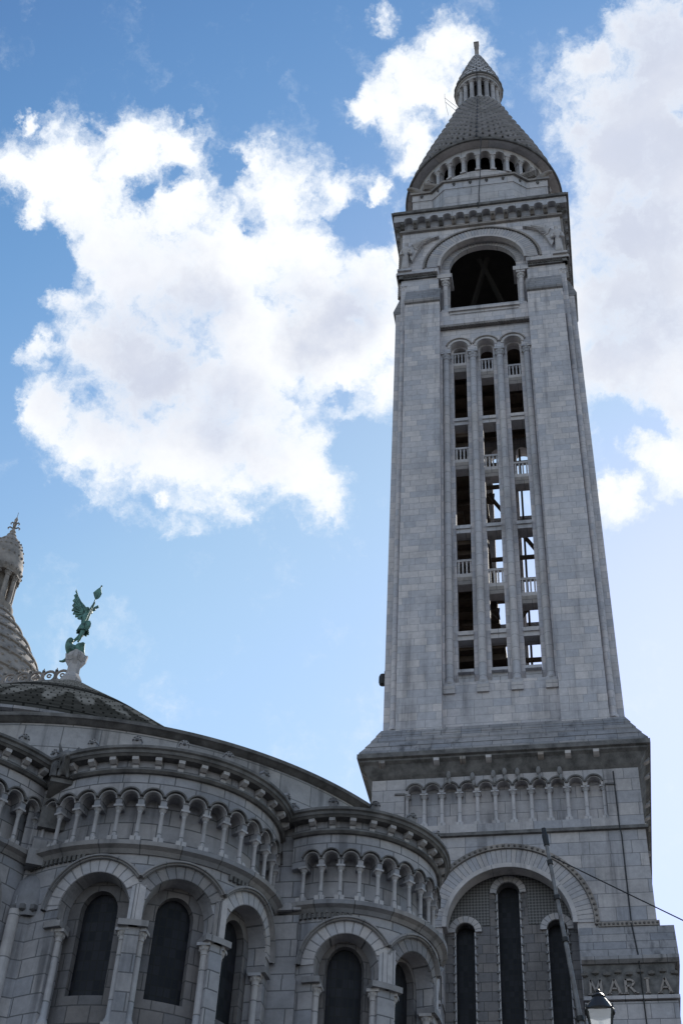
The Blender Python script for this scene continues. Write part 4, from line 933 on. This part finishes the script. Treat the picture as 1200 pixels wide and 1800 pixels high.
# ================================================================== FAR DOME
DX, DY = -28.65, 12.0
fd_ = thing('stone_cupola', 'carved pale stone cupola with columned lantern and fleur finial behind the apse roof', 'cupola', (DX, DY, 0)); fd_.scale = (0.93, 0.93, 1.0)
db = MB(); db.lathe([(4.9, 4), (4.9, 39.2), (5.1, 39.4), (5.1, 39.8)], n=48); db.build('cupola_drum', APSE, fd_)
dp = [(4.95, 39.7), (4.6, 40.7), (4.1, 41.9), (3.55, 43.0), (2.9, 44.1), (2.2, 45.1), (1.55, 46.0), (1.28, 46.5)]
s_ = MB(); s_.lathe(dp, n=48)
for (r, z) in dp[1:-1]: s_.lathe([(r+0.02, z-0.10), (r+0.12, z-0.02), (r+0.10, z+0.08), (r-0.03, z+0.12)], n=48)
for i in range(len(dp)-1):
    (r, z), (r2, z2) = dp[i], dp[i+1]; num = 30
    for q in (0.3, 0.6, 0.9):
        for j in range(num):
            t = 2*PI*(j+0.5*(q > 0.4)*(q < 0.8))/num; rr = r+(r2-r)*q; zz = z+(z2-z)*q; s_.ball((rr*math.cos(t), rr*math.sin(t), zz), 0.075*rr/3.0+0.02, 5, (1, 1, 1.5))
CUP = rough_mat('cupola_stone', (0.34, 0.30, 0.27), (0.17, 0.155, 0.145), 1.5)
s_.build('cupola_dome', CUP, fd_)
ln = MB(); ln.lathe([(1.28, 46.4), (1.34, 46.5), (1.34, 46.8), (1.2, 46.9), (0.65, 46.92), (0.65, 49.1)], n=32); lnn = ln.build('lantern_drum', CUP, fd_)
cm = MB(); cm.column(0, 0, 46.88, 49.0, 0.15, 0.3, 0.35, 10, 1.3, 1.4); cmm = cm.mesh('lantern_column', CUP)
for i in range(10):
    t = 2*PI*i/10; link('lantern_column', cmm, lnn, (1.02*math.cos(t), 1.02*math.sin(t), 0), t)
bl = MB(); bl.lathe([(0.6, 48.95), (1.15, 49.0), (1.26, 49.15), (1.28, 49.5), (1.22, 49.6), (1.24, 49.9), (1.16, 50.1), (1.10, 50.6), (1.04, 50.75), (0.90, 51.2), (0.62, 51.7), (0.36, 52.0), (0.28, 52.1), (0.30, 52.2), (0.15, 52.4)], n=32)
for z, r in ((49.3, 1.28), (50.3, 1.14), (50.95, 0.98), (51.4, 0.8)):
    for j in range(20): t = 2*PI*j/20; bl.ball((r*math.cos(t), r*math.sin(t), z), 0.085, 5, (1, 1, 1.5))
bl.build('lantern_cap', CUP, fd_)
fi = MB(); fi.lathe([(0.14, 52.3), (0.2, 52.5), (0.09, 52.7), (0.1, 53.0), (0.13, 53.1), (0.08, 53.3), (0.12, 53.45), (0.06, 53.6), (0.0, 53.75)], n=10)
for k in range(4):
    c_, s2 = math.cos(k*PI/2+0.3), math.sin(k*PI/2+0.3)
    for z, q in ((52.75, 0.36), (53.12, 0.26)):
        fi.tube([(0, 0, z), (q*0.7*c_, q*0.7*s2, z+0.14), (q*c_, q*s2, z+0.05), (q*0.9*c_, q*0.9*s2, z-0.05)], [0.05, 0.05, 0.05, 0.03], 5)
fi.tube([(0, 0, 53.7), (0, 0, 54.05)], 0.015, 5); fi.build('fleur_finial', CUP, fd_)

# ================================================================== STREET LAMP, MAST, WIRE
LX, LY, LZ = 2.29, -22.0, 9.0
gz = hill(LX, LY)
lamp = thing('street_lamp', 'old black iron street lantern with glass sides standing below the tower', 'street lamp', (LX, LY, gz))
pz = 8.62-gz
po = MB(); po.lathe([(0.2, -0.1), (0.2, 0.15), (0.14, 0.25), (0.12, 0.9), (0.07, 1.05), (0.055, 1.2), (0.045, pz-0.3), (0.06, pz-0.28), (0.05, pz-0.2), (0.03, pz)], n=14); po.build('lamp_post', IRON, lamp)
lz = lambda z: z-gz
fr = MB()
hb, ht = 0.10, 0.165; zb, zt = lz(8.72), lz(9.22)
for sx in (-1, 1):
    for sy in (-1, 1): fr.tube([(sx*hb, sy*hb, zb), (sx*ht, sy*ht, zt)], 0.012, 6)
for z, h in ((zb, hb), (zt, ht)):
    for k in range(4):
        f = face(k); fr.tube([f(-h, h, z), f(h, h, z)], 0.013, 6)
for k in range(4):
    f = face(k); fr.tube([(0, 0, lz(8.60)), f(0, hb, zb)], 0.01, 6); fr.tube([f(hb, hb, zb), (0, 0, lz(8.60))], 0.01, 6)
fr.build('lantern_frame', IRON, lamp)
gl = MB()
for k in range(4): f = face(k); gl.quad([f(-hb, hb-0.004, zb), f(hb, hb-0.004, zb), f(ht, ht-0.004, zt), f(-ht, ht-0.004, zt)])
gl.build('lantern_glass', LGLASS, lamp)
rf = MB()
rf.lathe([(0.205, zt-0.012), (0.21, zt+0.012), (0.185, zt+0.05), (0.14, zt+0.13), (0.10, zt+0.18), (0.085, zt+0.20), (0.095, zt+0.215), (0.065, zt+0.25), (0.03, zt+0.275), (0.035, zt+0.29), (0.02, zt+0.315), (0.001, zt+0.33)], n=24)
for k in range(4):
    f = face(k)
    for u in (-0.17, 0.17): fr2 = rf.tube([f(u, 0.175, zt+0.0), f(u*1.02, 0.18, zt+0.05)], [0.014, 0.005], 5)
rf.lathe([(0.0, zt-0.01), (0.15, zt-0.01), (0.205, zt-0.012)], n=24); rf.build('lantern_roof', IRON, lamp)
bu = MB(); bu.lathe([(0.02, lz(8.8)), (0.035, lz(8.85)), (0.05, lz(8.95)), (0.05, lz(9.02)), (0.02, lz(9.1))], n=10); bu.build('lamp_bulb', LGLASS, lamp)

mast = thing('leaning_mast', 'slim grey metal mast leaning left in front of the tower arch', 'mast', (2.62, -21.7, hill(2.62, -21.7)))
m0 = Vector((2.62, -21.7, 4.0)); m1 = Vector((1.685, -21.7, 12.22)); gz = hill(2.62, -21.7)
L_ = lambda q: (m0+(m1-m0)*q)-Vector((2.62, -21.7, gz))
ms = MB(); ms.tube([L_(-0.02), L_(0.4), L_(0.7), L_(0.97)], [0.042, 0.039, 0.034, 0.029], 10); ms.build('mast_tube', GALV, mast)
mc = MB()
for q, r in ((0.64, 0.056), (0.78, 0.053), (0.86, 0.05), (0.93, 0.046)): mc.tube([L_(q-0.004), L_(q+0.004)], r, 10)
mc.build('mast_collar', IRON, mast)
mt = MB(); mt.tube([L_(0.965), L_(0.985), L_(0.99), L_(1.0)], [0.045, 0.05, 0.035, 0.035], 8); mt.build('mast_head', IRON, mast)
ww = MB(); a = Vector((1.77, -21.7, 11.75)); b = Vector((13.5, -21.7, 5.0)); ww.tube([a+(b-a)*(i/20)+Vector((0, 0, -0.5*(i/20)*(1-i/20)))for i in range(21)], 0.009, 6)
wo = ww.build('stay_wire', IRON); wo['label'] = 'thin dark stay wire slanting right from the head of the leaning mast'; wo['category'] = 'wire'
